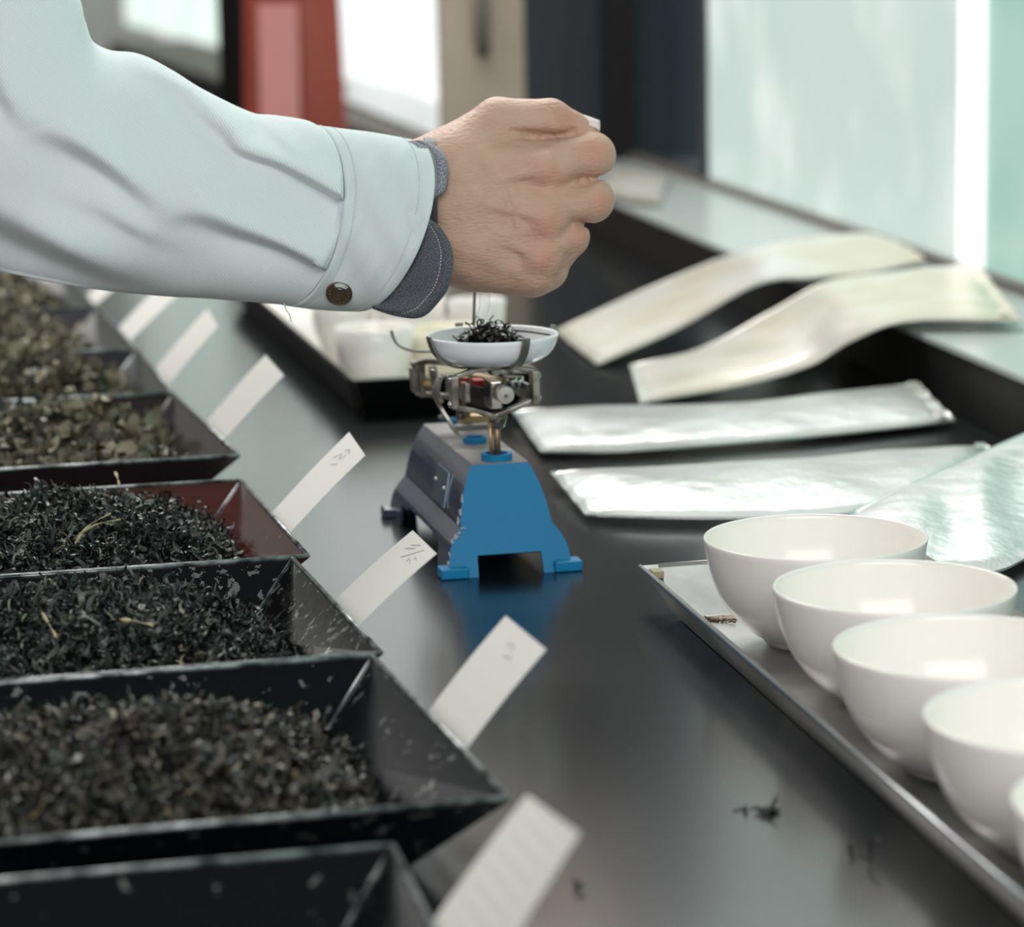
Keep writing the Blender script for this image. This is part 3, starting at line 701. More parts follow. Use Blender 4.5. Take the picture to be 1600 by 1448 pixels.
pf = panel('front_panel', M_blue, 'front'); pf['label'] = 'bright blue painted end panel with chipped edges'
panel('back_panel', M_blue, 'back')
ps = panel('side_panel', M_bluedk, 'left'); ps['label'] = 'glossy grey blue side panel'
panel('side_panel', M_bluedk, 'right')
zt = ZTOP; hw = hx(zt)
MB().box((SX - hw, yf(zt), zt - .002), (SX + hw, yb(zt), zt + .0008)).out('top_plate', M_greytop, sc, bevel=.0006)
for x, y in ((-1, 0), (1, 0), (-1, 1), (1, 1)):
    cx = SX + x * .0335; Y0 = 1.5165 if y == 0 else 1.6975
    MB().box((cx - (.0075 if x < 0 else .0085), Y0, 0), (cx + (.0085 if x < 0 else .0075), Y0 + .013, .0062)).out('foot', M_blue if y == 0 else M_bluedk, sc, bevel=.001)
# paint chips along the left front edge
mb = MB()
for (px, py, w_, h_) in ((722, 778, 3, 16), (719, 800, 4, 10), (716, 815, 4, 10), (718, 832, 6, 4), (712, 838, 7, 8), (722, 826, 7, 3), (707, 846, 4, 9), (703, 866, 3, 6), (700, 880, 3, 5)):
    c = PY(px, py, yf(max(0, .06 - (py - 723) * .06 / 177)) - .0009); s = .00036
    n = 9; V = [c + np.array([math.cos(2 * math.pi * k / n) * w_ * s * (.25 + .7 * random.random()), 0, math.sin(2 * math.pi * k / n) * h_ * s * .8 * (.3 + .8 * random.random())]) for k in range(n)]
    V2 = [v + np.array([0, .0008, 0]) for v in V]
    mb.add(V + V2, [tuple(range(n)), tuple(range(2 * n - 1, n - 1, -1))] + [(k, k + n, (k + 1) % n + n, (k + 1) % n) for k in range(n)])
mb.out('paint_chip', mat('chip', srgb(160, 166, 172), rough=.6), sc, label='pale chipped paint along the edge')
# name plate with two screws on the left side
def sidept(u, z, o=.0006): return np.array([SX - hx(z) - o, yf(z) + (yb(z) - yf(z)) * u, z])
V = [sidept(.40, .049), sidept(.56, .049), sidept(.56, .049 - .003), sidept(.62, .031), sidept(.44, .031), sidept(.40, .046)]
V = [sidept(.25, .030), sidept(.47, .030), sidept(.47, .0495), sidept(.25, .0495)]
W_ = [v + np.array([-.0012, 0, 0]) for v in V]
np_ = link('name_plate', V + W_, [(0, 1, 2, 3), (7, 6, 5, 4), (0, 4, 5, 1), (1, 5, 6, 2), (2, 6, 7, 3), (3, 7, 4, 0)], mat('plate', srgb(92, 110, 122), rough=.3, metal=.5), sc)
for (u, z) in ((.445, .0405), (.285, .0395)):
    MB().lathe([(0, -.0022), (.0012, -.002), (.0016, -.001), (.0016, 0)], sidept(u, z, 0), 12, axis=0).out('screw', M_chrome, sc, smooth=True)
# rings on the top
def ring(px, py, wpx, h, name, m):
    c = P(px, py, zt + h); dep = (c - EYE) @ fw; R = wpx / 2 * dep / F; z0 = zt + .0006
    MB().lathe([(R * .72, 0), (R, 0), (R, h), (R * .72, h), (R * .72, .001), (0, .001)], (c[0], c[1], z0), 36).out(name, m, sc, smooth=False)
    return np.array([c[0], c[1], z0]), R
rc, rr = ring(776, 709, 49, .0040, 'socket_ring', M_blue)
rc2, rr2 = ring(742, 684, 38, .0034, 'socket_ring', M_blue)
rc3, rr3 = ring(712, 655, 22, .003, 'socket_ring', M_blue)
YF = rc[1]               # front mechanism plane
YR = 1.66                # rear mechanism plane
q = lambda px, py, Y=YF: PY(px, py, Y)
MB().tube([rc + [0.0005, 0, 0], q(776, 655)], .0020, 12).out('post', M_copper, sc, smooth=True)
MB().tube([rc + [-.0030, -.001, 0], q(765, 655)], .0012, 10).out('post', M_brass, sc, smooth=True)
MB().lathe([(.0014, 0), (.0036, .0006), (.0052, .005), (.0056, .0085), (.003, .0095), (0, .0095)], q(778, 669), 20).out('post_hub', M_metal, sc, smooth=True)
FY = YF - .004
m_ = MB(); yd = (0, 1, 0)
m_.strap([q(709, 634, FY), q(712, 637, FY), q(742, 641, FY), q(772, 650, FY), q(800, 639, FY), q(826, 628, FY), q(836, 622, FY)], yd, .006, .0026)
m_.out('lower_bar', M_metal, sc, bevel=.0004)
m_ = MB(); m_.strap([q(706, 594, FY), q(714, 588, FY), q(742, 578, FY), q(774, 573, FY), q(806, 573, FY), q(833, 579, FY), q(838, 586, FY)], yd, .006, .0026)
m_.out('upper_bar', M_metal, sc, bevel=.0004)
MB().strap([q(709, 587, FY - .003), q(709, 638, FY - .003)], yd, .010, .0040).out('side_post', M_metal, sc, bevel=.0006)
MB().strap([q(835, 578, FY - .003), q(836, 630, FY - .003)], yd, .010, .0044).out('side_post', M_metal, sc, bevel=.0006)
for (px, py) in ((840, 586), (704, 592), (704, 632), (841, 622)):
    MB().lathe([(0, -.0016), (.0014, -.0014), (.0018, 0), (.0014, .0016), (0, .0018)], q(px, py, FY - .003), 12, axis=0).out('pivot_pin', M_chrome, sc, smooth=True)
# beam block with its knob
MB().box(q(768, 640, FY - .001), q(784, 596, FY - .001) + np.array([0, .02, 0])).out('beam_block', M_chrome, sc, bevel=.0006)
kc = q(788, 616, FY - .007)
MB().lathe([(0, -.0042), (.0048, -.0038), (.0052, -.0030), (.0052, .0010), (.002, .0014), (.002, .006), (0, .006)], kc, 32, axis=1).out('knob', mat('knob_grey', srgb(188, 184, 176), rough=.35, metal=.6), sc, smooth=False)
MB().lathe([(0, -.0060), (.0009, -.0056), (.0011, -.0040), (0, -.0040)], kc, 12, axis=1).out('knob_screw', M_metal, sc, smooth=True)
# long beams running to the rear frame
def beam(a, b, w_, h_, name, m):
    a = np.array(a); b = np.array(b); m_ = MB(); m_.strap([a, b], (0, 0, 1), h_, w_); return m_.out(name, m, sc, bevel=.0005)
def world_at(px, py, Y): return PY(px, py, Y)
beam(q(731, 614, YF + .004), q(700, 600, YR), .0030, .011, 'balance_beam', M_metal)
beam(q(827, 612, YF + .004), q(790, 597, YR), .0030, .009, 'balance_beam', M_metal)
beam(q(776, 596, YF + .016), q(728, 588, YR), .007, .005, 'balance_beam', M_brass)
beam(q(776, 624, YF + .016), q(730, 612, YR), .008, .012, 'inner_block', mat('dark_iron', srgb(40, 32, 30), rough=.6, metal=.4))
MB().box(q(716, 603, YF + .03), q(733, 590, YF + .03) + np.array([0, .01, 0])).out('red_mark', M_red, sc, label='red painted weight')
MB().box(q(742, 603, YF + .03), q(757, 594, YF + .03) + np.array([0, .01, 0])).out('red_mark', M_red, sc, label='red painted weight')
MB().tube([q(801, 605, YF + .02), q(801, 588, YF + .02)], .0034, 12).out('spacer', M_chrome, sc, smooth=True)
MB().tube([q(812, 605, YF + .02), q(812, 588, YF + .02)], .0024, 12).out('spacer', M_chrome, sc, smooth=True)
# tall slim rods behind, down to the plate
MB().tube([q(724, 655, 1.62), q(724, 600, 1.62)], .0016, 8).out('rod', M_copper, sc, smooth=True)
MB().tube([q(716, 655, 1.62), q(716, 604, 1.62)], .0014, 8).out('rod', M_metal, sc, smooth=True)
bs = P(745, 668, zt)
MB().box(bs + np.array([-.011, -.004, 0]), bs + np.array([.008, .006, .0085])).out('brass_block', M_brass, sc, bevel=.0008)
MB().box(bs + np.array([-.015, -.012, 0]), bs + np.array([.013, -.006, .004])).out('brass_strip', M_greytop, sc, bevel=.0006)
# curved arm at the left
arm = smoothline(np.array([q(676, 577, 1.60), q(678, 602, 1.60), q(684, 628, 1.59), q(700, 655, 1.585), q(712, 674, 1.58), q(722, 682, 1.575)]), 16)
MB().strap(arm, (0, 1, 0), .006, .0022).out('curved_arm', M_metal, sc, bevel=.0003)
arm2 = smoothline(np.array([q(688, 588, 1.585), q(684, 600, 1.585), q(683, 616, 1.585), q(689, 628, 1.585)]), 10)
MB().strap(arm2, (0, 1, 0), .008, .0025).out('curved_arm', M_metal, sc, bevel=.0003)
# rear frame
for a, b, w_ in (((645, 574), (649, 612), .0042), ((658, 568), (660, 620), .0036), ((676, 572), (680, 622), .0038)):
    MB().strap([q(*a, YR), q(*b, YR)], yd, .008, w_).out('rear_post', M_metal, sc, bevel=.0006)
MB().strap([q(643, 570, YR), q(665, 564, YR), q(700, 566, YR), q(740, 566, YR), q(780, 570, YR), q(800, 578, YR)], yd, .007, .0034).out('rear_bar', M_metal, sc, bevel=.0005)
MB().strap([q(650, 614, YR), q(668, 616, YR), q(690, 618, YR), q(740, 626, YR), q(790, 612, YR)], yd, .006, .0028).out('rear_bar', M_metal, sc, bevel=.0005)
MB().lathe([(0, -.004), (.0042, -.0036), (.0046, .001), (0, .002)], q(672, 600, YR - .006), 20, axis=1).out('rear_knob', M_brass, sc, smooth=True)
MB().tube([q(730, 640, YR), P(730, 664, zt)], .0022, 10).out('rear_stem', M_metal, sc, smooth=True)
MB().lathe([(0, 0), (.0022, 0), (.0024, .003), (0, .0042)], P(691, 657, zt), 12).out('top_screw', M_metal, sc, smooth=True)
# claw that carries the front dish
DC = np.array([SX + .0008, 1.562, .1165]); DR = .0378
def claw(ang, name='claw', tip=.0):
    a = math.radians(ang); u = np.array([math.cos(a), math.sin(a), 0]); s = np.array([-u[1], u[0], 0])
    prof = [(.004, -.0028), (.020, -.0024), (.030, .0005), (.0365, .0065), (.0398, .0135), (.0405, .0175)]
    pts = smoothline(np.array([DC + u * r + np.array([0, 0, z]) for r, z in prof]), 16)
    MB().strap(pts, s, .0050, .0010).out(name, mat('claw_steel', srgb(140, 138, 128), rough=.35, metal=.8) if False else M_claw, sc, bevel=.0002)
M_claw = mat('claw_steel', srgb(150, 148, 138), rough=.32, metal=.85)
for a_ in (-74, 16, 106, 196): claw(a_)
MB().lathe([(0, -.0060), (.004, -.0060), (.010, -.0036), (.012, -.0028), (0, -.0024)], DC, 24).out('claw_hub', M_claw, sc, smooth=True)
MB().tube([DC + [0, 0, -.0050], q(776, 578)], .0032, 12).out('dish_stem', M_metal, sc, smooth=True)
# rear claw (empty) : a single hook shows to the left
hk = smoothline(np.array([q(612, 516, YR), q(614, 526, YR), q(623, 540, YR), q(645, 548, YR), q(676, 549, YR), q(705, 552, YR)]), 22)
MB().strap(hk, (0, 1, 0), .0040, .0012).out('rear_claw', M_claw, sc)
MB().tube([q(703, 551, YR), q(704, 568, YR)], .0026, 10).out('rear_claw_stem', M_metal, sc, smooth=True)
hk = smoothline(np.array([q(703, 552, YR), q(760, 552, YR), q(790, 545, YR), q(800, 530, YR)]), 12)
MB().strap(hk, (0, 1, 0), .0040, .0012).out('rear_claw', M_claw, sc)
# thin pointer above the tea
MB().tube([q(738, 560, 1.625), q(741, 480, 1.625), q(742, 440, 1.625)], .0009, 8).out('pointer_rod', mat('pointer_dark', srgb(120, 118, 112), rough=.4, metal=.8), sc, smooth=True)
MB().strap([q(746, 545, 1.62), q(750, 500, 1.62), q(757, 480, 1.62), q(758, 440, 1.62)], (1, 0, 0), .0060, .0012).out('clear_strip', M_glass, sc)
# dish
dt = thing('scale_dish', 'small white dish held in the steel claw of the scale', 'dish', tuple(DC))
pr = [(0, -.0008), (.020, -.0008), (.026, .0002), (.0325, .0038), (.0362, .0088), (.0380, .0148), (.0376, .0156), (.0366, .0150), (.0348, .0095), (.0312, .0055), (.024, .0026), (0, .0020)]
MB().lathe([pr[0]] + [tuple(p) for p in smoothline(np.array(pr[1:6]), 14)] + [pr[6]] + [tuple(p) for p in smoothline(np.array(pr[7:11]), 14)] + [pr[-1]], DC, 64).out('dish_body', M_dish, dt, smooth=True)
rg = np.random.default_rng(5)
n = 760; a = rg.uniform(0, 6.28, n); r = np.sqrt(rg.uniform(0, 1, n)); f_ = (1 - r ** 2)
pos = np.stack([DC[0] - .002 + r * .0200 * np.cos(a), DC[1] - .004 + r * .018 * np.sin(a), DC[2] + .004 + f_ * rg.uniform(0, .0175, n) + .002], -1)
V, Fc, R_ = build_leaves(n, pos, (.006, .012), (.0008, .0020), rg, .4, 2.4, rnd=rg.uniform(.03, .30, n) ** 1.2)
cc = V - (DC + np.array([0, 0, .0])); rad = np.hypot(cc[:, 0], cc[:, 1]); lim = np.interp(cc[:, 2], [.003, .006, .010, .016, .03], [.026, .030, .0335, .036, .05])
V[:, :2] = DC[:2] + cc[:, :2] * np.minimum(1, lim / np.maximum(rad, 1e-6))[:, None]; V[:, 2] = np.maximum(V[:, 2], DC[2] + .0032)
# long stem leaning to the right rim
leafobj('tea_pile', V, Fc, R_, LF_dark, None, label='small pile of black wiry tea leaves in the white scale dish', cat='tea leaves', kind='stuff')
s_ = [DC + np.array(v) for v in ((.010, -.012, .0185), (.018, -.013, .0175), (.026, -.014, .0160), (.031, -.013, .0150))]
MB().tube(smoothline(np.array(s_), 9), .0006, 5).out('tea_twig', LF_dark if False else mat('stem_dark', srgb(44, 40, 34), rough=.6), None, smooth=True, label='dark tea twig leaning from the pile to the right dish rim', cat='tea twig')

# ------------------------------------------------------------ person: hand
DH = 1.575
PXM = DH / F
def hp3(A): A = np.asarray(A, float); return DP(A[..., 0], A[..., 1], DH - A[..., 2] * PXM)
CONES = [ # ax ay aw ar  bx by bw br   k
 (560, 300, 0, 58, 715, 268, 0, 66), (560, 362, 0, 58, 735, 380, 0, 66), (560, 330, 4, 60, 720, 320, 6, 66),
 (715, 265, 0, 64, 848, 258, 4, 41), (720, 300, 6, 60, 852, 318, 10, 41), (720, 345, 4, 60, 848, 372, 8, 40), (720, 385, -5, 62, 832, 422, -6, 40),
 (745, 398, -22, 58, 828, 420, -26, 42),
 (700, 262, -5, 60, 778, 191, -10, 38), (778, 191, -10, 38, 860, 186, -14, 31), (860, 186, -14, 31, 914, 204, -26, 21),
 (760, 300, -50, 66, 830, 330, -62, 56),
 (854, 257, 8, 40, 925, 243, -12, 36), (925, 243, -12, 36, 882, 250, -78, 27), (882, 250, -78, 27, 835, 268, -60, 24),
 (856, 316, 12, 40, 924, 312, -8, 35), (924, 312, -8, 35, 876, 312, -80, 27), (876, 312, -80, 27, 828, 320, -64, 24),
 (852, 370, 10, 39, 887, 369, -10, 33), (887, 369, -10, 33, 848, 366, -78, 26), (848, 366, -78, 26, 806, 366, -66, 23),
 (836, 420, -6, 40, 852, 418, -22, 35), (852, 418, -22, 35, 820, 410, -76, 23), (820, 410, -76, 23, 790, 405, -62, 21),
 (862, 380, 0, 32, 872, 392, -14, 30),
 # knuckle heads, tendons, veins
 (850, 264, 27, 28, 866, 268, 22, 26), (850, 342, 31, 27, 862, 346, 25, 25), (842, 402, 24, 27, 852, 406, 18, 25),
 (745, 285, 50, 10, 840, 266, 43, 8), (745, 315, 54, 10, 848, 338, 45, 8), (745, 352, 50, 9, 842, 400, 37, 7),
 (798, 306, 48, 7, 806, 352, 48, 7), (772, 372, 49, 6, 822, 392, 42, 6),
]
CN = np.array(CONES, float)
GR = [11, 11, 11, 14, 14, 14, 14, 14, 14, 9, 8, 16, 9, 7, 7, 9, 7, 7, 9, 7, 7, 9, 7, 7, 8, 12, 12, 12, 9, 9, 9, 5, 5]
def sdf(Q):
    d = None
    for c, k in zip(CN, GR):
        a = c[:3]; ra = c[3]; b = c[4:7]; rb = c[7]; ab = b - a; L2 = ab @ ab
        h = np.clip(((Q - a) @ ab) / L2, 0, 1)
        e = np.linalg.norm(Q - a - h[:, None] * ab, axis=1) - (ra + (rb - ra) * h)
        if d is None: d = e
        else:
            m = np.clip(.5 + .5 * (d - e) / k, 0, 1); d = d * (1 - m) + e * m - k * m * (1 - m)
    return d
def seam(Q, pts, depth, wd):
    """shallow crease along a polyline in picture-facing plane, on the near side"""
    best = np.full(len(Q), 1e9)
    for p, q_ in zip(pts[:-1], pts[1:]):
        p = np.array(p, float); q_ = np.array(q_, float); ab = q_ - p
        h = np.clip(((Q[:, :2] - p) @ ab) / (ab @ ab), 0, 1); best = np.minimum(best, np.linalg.norm(Q[:, :2] - p - h[:, None] * ab, axis=1))
    return depth * np.exp(-(best / wd) ** 2) * (Q[:, 2] > -25)
CRE = [([(822, 207), (850, 209), (872, 212), (896, 206)], 6, 6), ([(913, 287), (940, 277), (952, 272)], 5, 4), ([(858, 166), (868, 180), (872, 192)], 1.2, 2.5),
       ([(866, 164), (878, 178), (884, 190)], 1.0, 2.5), ([(800, 204), (826, 207)], 3, 4), ([(905, 352), (922, 352)], 3, 4), ([(874, 205), (884, 222), (890, 240)], 1.5, 4),
       ([(790, 300), (800, 330), (800, 355)], 3.0, 7), ([(760, 360), (800, 385), (830, 396)], 1.5, 5), ([(700, 400), (760, 425), (800, 440)], 2.0, 12),
       ([(818, 296), (865, 306), (912, 284)], 6.0, 13), ([(828, 374), (862, 378), (905, 352)], 5, 11), ([(780, 225), (820, 232), (850, 226)], 4, 12), ([(815, 210), (835, 225), (870, 232)], 1.8, 8)]
def full(Q):
    d = sdf(Q)
    for pts, dp, wd in CRE: d = d + seam(Q, pts, dp, wd)
    return d
def build_hand():
    # rough union first, remeshed, then pulled on to the smooth blend of all the cones
    mb = MB()
    for c in CN:
        a = c[:3]; b = c[4:7]; ra, rb = c[3], c[7]
        n = 14; pts = []; rs = []
        t = (b - a) / np.linalg.norm(b - a)
        for k in range(5): ang = math.pi / 2 * (1 - k / 4); pts.append(a - t * ra * math.sin(ang)); rs.append(max(.4, ra * math.cos(ang)))
        for k in range(5): ang = math.pi / 2 * k / 4; pts.append(b + t * rb * math.sin(ang)); rs.append(max(.4, rb * math.cos(ang)))
        mb.tube(pts, rs, n)
    me = bpy.data.meshes.new('tmp'); me.from_pydata([tuple(v) for v in mb.V], [], mb.F)
    o = bpy.data.objects.new('tmp', me); C.objects.link(o)
    r = o.modifiers.new('r', 'REMESH'); r.mode = 'VOXEL'; r.voxel_size = 2.6; r.use_smooth_shade = True
    dg = bpy.context.evaluated_depsgraph_get(); dg.update(); m2 = bpy.data.meshes.new_from_object(o.evaluated_get(dg))
    bpy.data.objects.remove(o)
    n = len(m2.vertices); Q = np.empty(n * 3); m2.vertices.foreach_get('co', Q); Q = Q.reshape(-1, 3)
    for it in range(9):
        d = full(Q); e = 1.0; g = np.stack([full(Q + np.eye(3)[k] * e) - full(Q - np.eye(3)[k] * e) for k in range(3)], -1) / 2
        g /= np.maximum((g ** 2).sum(-1, keepdims=True), .25); Q = Q - np.clip(d, -6, 6)[:, None] * g * .8
    polys = [tuple(p.vertices) for p in m2.polygons]
    red = sum(np.exp(-(((Q[:, 0] - x) / s) ** 2 + ((Q[:, 1] - y) / s) ** 2)) for x, y, s in ((862, 275, 24), (856, 350, 24), (852, 408, 22), (930, 240, 22), (940, 315, 18), (890, 180, 22), (905, 370, 16)))
    return Q, polys, np.clip(red, 0, 1) * .48
Q, polys, red = build_hand()
person = thing('person', 'right hand in a fist reaching from the left over the scale, pale mint jacket sleeve', 'person', tuple(hp3([700, 330, 0])))
hand = link('body', hp3(Q), [p[::-1] for p in polys], M_skin, person, True)
at = hand.data.attributes.new('red', 'FLOAT', 'POINT'); at.data.foreach_set('value', red.astype(np.float32))
# thumb nail
nv = []
for i in range(7):
    for j in range(7):
        u = i / 6; v = j / 6 * 2 - 1
        x = 900 + 37 * u; y = 178 + 13 * u - (1 - v * v) * 1.5 + 11 * (v > 0) * v * v + 5 * v * v * (v < 0); wz = -20 + 14 * v - 6 * u
        nv.append((x, y + (3 if i == 6 else 0) * abs(v), wz))
o = link('thumb_nail', hp3(nv), grid(7, 7), M_nail, person, True); s = o.modifiers.new('s', 'SOLIDIFY'); s.thickness = .0012; s.offset = 0

# ------------------------------------------------------------ person: sleeve
DS = 1.565; SPX = DS / F
def sp3(A): A = np.asarray(A, float); return DP(A[..., 0], A[..., 1], DS - A[..., 2] * SPX)
TOP = [(-60, -170), (60, -90), (112, -15), (122, 22), (136, 62), (170, 80), (215, 86), (262, 110), (310, 140), (385, 176), (430, 182), (468, 188), (486, 197)]
BOT = [(-210, 300), (-150, 370), (-90, 400), (-30, 414), (30, 428), (90, 440), (150, 450), (205, 456), (262, 461), (320, 464), (370, 468), (412, 471), (450, 475)]
BUL = [40, 40, 40, 40, 42, 44, 46, 48, 50, 54, 58, 62, 66]
DEP = [130, 130, 128, 126, 124, 122, 120, 116, 112, 106, 100, 96, 92]
CR = [ # pts, amp, up width, low width, dip
 ([(235, 104), (262, 136), (306, 172), (350, 206), (376, 236), (437, 258), (490, 285), (528, 307)], 20, 34, 46, 12),
 ([(22, 206), (87, 219), (153, 254), (219, 306), (262, 341)], 21, 46, 60, 14),
 ([(235, 352), (306, 342), (372, 363), (437, 385), (488, 410)], 17, 34, 44, 12),
 ([(-60, 322), (0, 350), (87, 394), (175, 433), (275, 454)], 24, 50, 170, 52),
 ([(-30, 60), (-8, 127), (12, 172), (24, 208)], 20, 60, 30, 14),
 ([(176, 92), (240, 120), (300, 152), (350, 196)], 9, 26, 30, 5),
 ([(375, 178), (415, 200), (452, 236), (492, 258)], 8, 22, 26, 5),
 ([(60, 300), (150, 330), (230, 372), (330, 402)], 7, 40, 40, 5),
]
def foldh(X, Y):
    H_ = np.zeros_like(X)
    for ci, (pts, A, su, sl, dip) in enumerate(CR):
        pts = smoothline(np.array(pts, float), 60)
        best = np.full(X.shape, 1e9); sd = np.zeros_like(X); tt = np.zeros_like(X); n = len(pts)
        for i in range(n - 1):
            p = pts[i]; ab = pts[i + 1] - p; h = np.clip(((X - p[0]) * ab[0] + (Y - p[1]) * ab[1]) / (ab @ ab), 0, 1)
            dx = X - p[0] - h * ab[0]; dy = Y - p[1] - h * ab[1]; dd = np.hypot(dx, dy); m = dd < best
            cr = ab[0] * dy - ab[1] * dx   # >0 : below the line (y down) for rightward paths
            best = np.where(m, dd, best); sd = np.where(m, np.sign(cr), sd); tt = np.where(m, (i + h) / (n - 1), tt)
        fade = np.clip(tt / .4, 0, 1) ** .8; soft = 2.0 + 9 * (1 - np.clip(tt / .8, 0, 1)) ** 1.3
        if ci not in (0, 2): fade = fade * np.clip((1 - tt) / .45, 0, 1) ** .9; soft = soft + 9 * np.clip((tt - .55) / .45, 0, 1)
        up = np.exp(-(best / su) ** 2); lo = -dip / A * np.exp(-(best / sl) ** 1.5) * (1)
        edge = 1 / (1 + np.exp(np.clip(best * sd / soft, -30, 30)))   # 1 above, 0 below
        H_ += A * fade * (edge * up + (1 - edge) * lo)
    H_ += 3.5 * np.sin(X * .016 + Y * .027 + 1) + .8 * np.sin(X * .05 - Y * .028 + 1)
    return H_
def interp_smooth(arr, n): return smoothline(np.array(arr, float), n)
NU, NT = 190, 300
Tt = interp_smooth(TOP, NU); Bb_ = interp_smooth(BOT, NU); Bl = interp_smooth([(b, 0) for b in BUL], NU)[:, 0]; Dp = interp_smooth([(b, 0) for b in DEP], NU)[:, 0]
def tube_xy(T, B, bul, dep, th):
    """th 0 = top, pi/2 = towards camera, pi = bottom"""
    mid = (T + B) / 2; hv = (T - B) / 2; c = math.cos(th); s = math.sin(th)
    return mid[..., 0] + hv[..., 0] * c + bul * s, mid[..., 1] + hv[..., 1] * c, dep * s
th = np.concatenate([np.arccos(np.linspace(1, -1, 200)), np.pi + np.linspace(.06, np.pi - .06, 100)]); NT = len(th)
X = np.empty((NU, NT)); Y = np.empty((NU, NT)); Wd_ = np.empty((NU, NT))
for j, a in enumerate(th): X[:, j], Y[:, j], Wd_[:, j] = tube_xy(Tt, Bb_, Bl, Dp, a)
fr = np.clip(np.sin(th), 0, 1) ** .55
endf = np.clip((1 - np.arange(NU) / (NU - 1)) * 60, .25, 1)[:, None]
Wd_ = Wd_ + foldh(X, Y) * fr[None, :] * 1.25 * np.maximum(endf, .35)
Vs = sp3(np.stack([X, Y, Wd_], -1)).reshape(-1, 3)
uvs = np.stack([X / 300, Y / 300], -1).reshape(-1, 2)
Fs = [f[::-1] for f in grid(NU, NT, True)]
slv = link('jacket_sleeve', Vs, Fs, M_sleeve, person, True, uv=uvs, label='pale mint twill sleeve with deep creases')
s = slv.modifiers.new('s', 'SOLIDIFY'); s.thickness = .0008; s.offset = -1

# cuff
CT = [(486, 194), (530, 200), (585, 207), (643, 218)]; CB = [(450, 478), (486, 483), (525, 486), (562, 487)]
CBU = [66, 63, 62, 64]; CD = [96, 98, 99, 98]
NC = 70
Ct = interp_smooth(CT, NC); Cb = interp_smooth(CB, NC); Cu = interp_smooth([(b, 0) for b in CBU], NC)[:, 0]; Cdp = interp_smooth([(b, 0) for b in CD], NC)[:, 0]
def cuff_pt(u, a, off=0):
    i = u * (NC - 1); f = lambda arr: np.array([np.interp(i, np.arange(NC), arr[:, k]) for k in range(2)]) if arr.ndim == 2 else np.interp(i, np.arange(NC), arr)
    x, y, w_ = tube_xy(f(Ct), f(Cb), f(Cu), f(Cdp), a)
    w2 = w_ + (cuffh(np.array([x]), np.array([y]))[0]) * max(0, math.sin(a)) ** .5 + off * math.sin(a)
    return np.array([x, y - off * math.cos(a) * .6, w2])
def cuffh(X_, Y_):
    return 2.2 * np.sin(X_ * .05 + Y_ * .035) + 1.8 * np.sin(X_ * .09 - Y_ * .05 + 2) + 1.0 * np.sin(X_ * .17 + Y_ * .11) + 3 * np.exp(-((X_ - 590) / 30) ** 2 - ((Y_ - 395) / 40) ** 2)
rows = []; 
us = np.linspace(0, 1, NC)
X = np.empty((NC, NT)); Y = np.empty((NC, NT)); W2 = np.empty((NC, NT))
for j, a in enumerate(th): X[:, j], Y[:, j], W2[:, j] = tube_xy(Ct, Cb, Cu, Cdp, a)
seamh = np.zeros(NC)
for c_, d_ in ((.17, -1.6), (.86, -1.6)): seamh += d_ * np.exp(-((us - c_) / .018) ** 2)
seamh += 1.5 * np.exp(-((us - .05) / .04) ** 2) + 1.2 * np.exp(-((us - .96) / .05) ** 2) - 5 * np.exp(-(us / .012) ** 2)
W2 = W2 + (cuffh(X, Y) + seamh[:, None]) * fr[None, :]
A = np.stack([X, Y, W2], -1)
# turned-in edge ring
inn = A[-1:] * 1.0; mid = inn.mean(1, keepdims=True); r1 = inn + [2.0, 0, 0]; r2 = mid + (inn - mid) * .965 + [1, 0, 0]; r3 = mid + (inn - mid) * .95 + [-30, 0, 0]
s0 = A[:1].mean(1, keepdims=True) + (A[:1] - A[:1].mean(1, keepdims=True)) * .95
A = np.concatenate([s0, A, mid + (r1 - mid) * .993, r2, r3], 0)
NA = A.shape[0]
cuff = link('jacket_cuff', sp3(A).reshape(-1, 3), [f[::-1] for f in grid(NA, NT, True)], M_cuff, slv, True, uv=np.stack([A[..., 0] / 300, A[..., 1] / 300], -1).reshape(-1, 2))
# stitching rows along both edges of the cuff
mb = MB()
for u0, n_ in ((.17, 74), (.05, 74), (.86, 76)):
    for k in range(n_):
        a0 = .12 + (math.pi - .2) * k / n_; a1 = a0 + (math.pi - .2) / n_ * .6
        p, q_ = cuff_pt(u0, a0, .2), cuff_pt(u0, a1, .2); mb.tube([sp3(p), sp3(q_)], .00026, 4)
mb.out('cuff_stitching', M_thread, slv, kind='stuff')
# bronze button
bc = cuff_pt(.42, 2.60, 0)
ang = None
e = 2.0; n0 = np.cross(sp3(cuff_pt(.46, 2.60)) - sp3(cuff_pt(.38, 2.60)), sp3(cuff_pt(.42, 2.55)) - sp3(cuff_pt(.42, 2.65)))
n0 /= np.linalg.norm(n0)
if n0 @ (EYE - sp3(bc)) < 0: n0 = -n0
n0 = n0 + .8 * (EYE - sp3(bc)) / np.linalg.norm(EYE - sp3(bc)); n0 /= np.linalg.norm(n0)
bcw = DP(530, 457, ((sp3(bc) - EYE) @ fw) - .0015)
rot = Vector(n0).to_track_quat('Z', 'Y').to_matrix()
def disc(prof, n=40, jit=None):
    m_ = MB().lathe(prof, (0, 0, 0), n); m_.V = [tuple(np.array(rot @ Vector(v)) + bcw) for v in m_.V]; return m_
r0 = 20.5 * SPX
btn = disc([(0, .0013), (r0 * .44, .0013), (r0 * .48, .0019), (r0 * .54, .0019), (r0 * .58, .0012), (r0 * .86, .0012), (r0 * .93, .0021), (r0, .0016), (r0, -.004), (0, -.004)])
btn.out('button', M_button, slv, smooth=False, label='round bronze snap button')
m_ = MB()
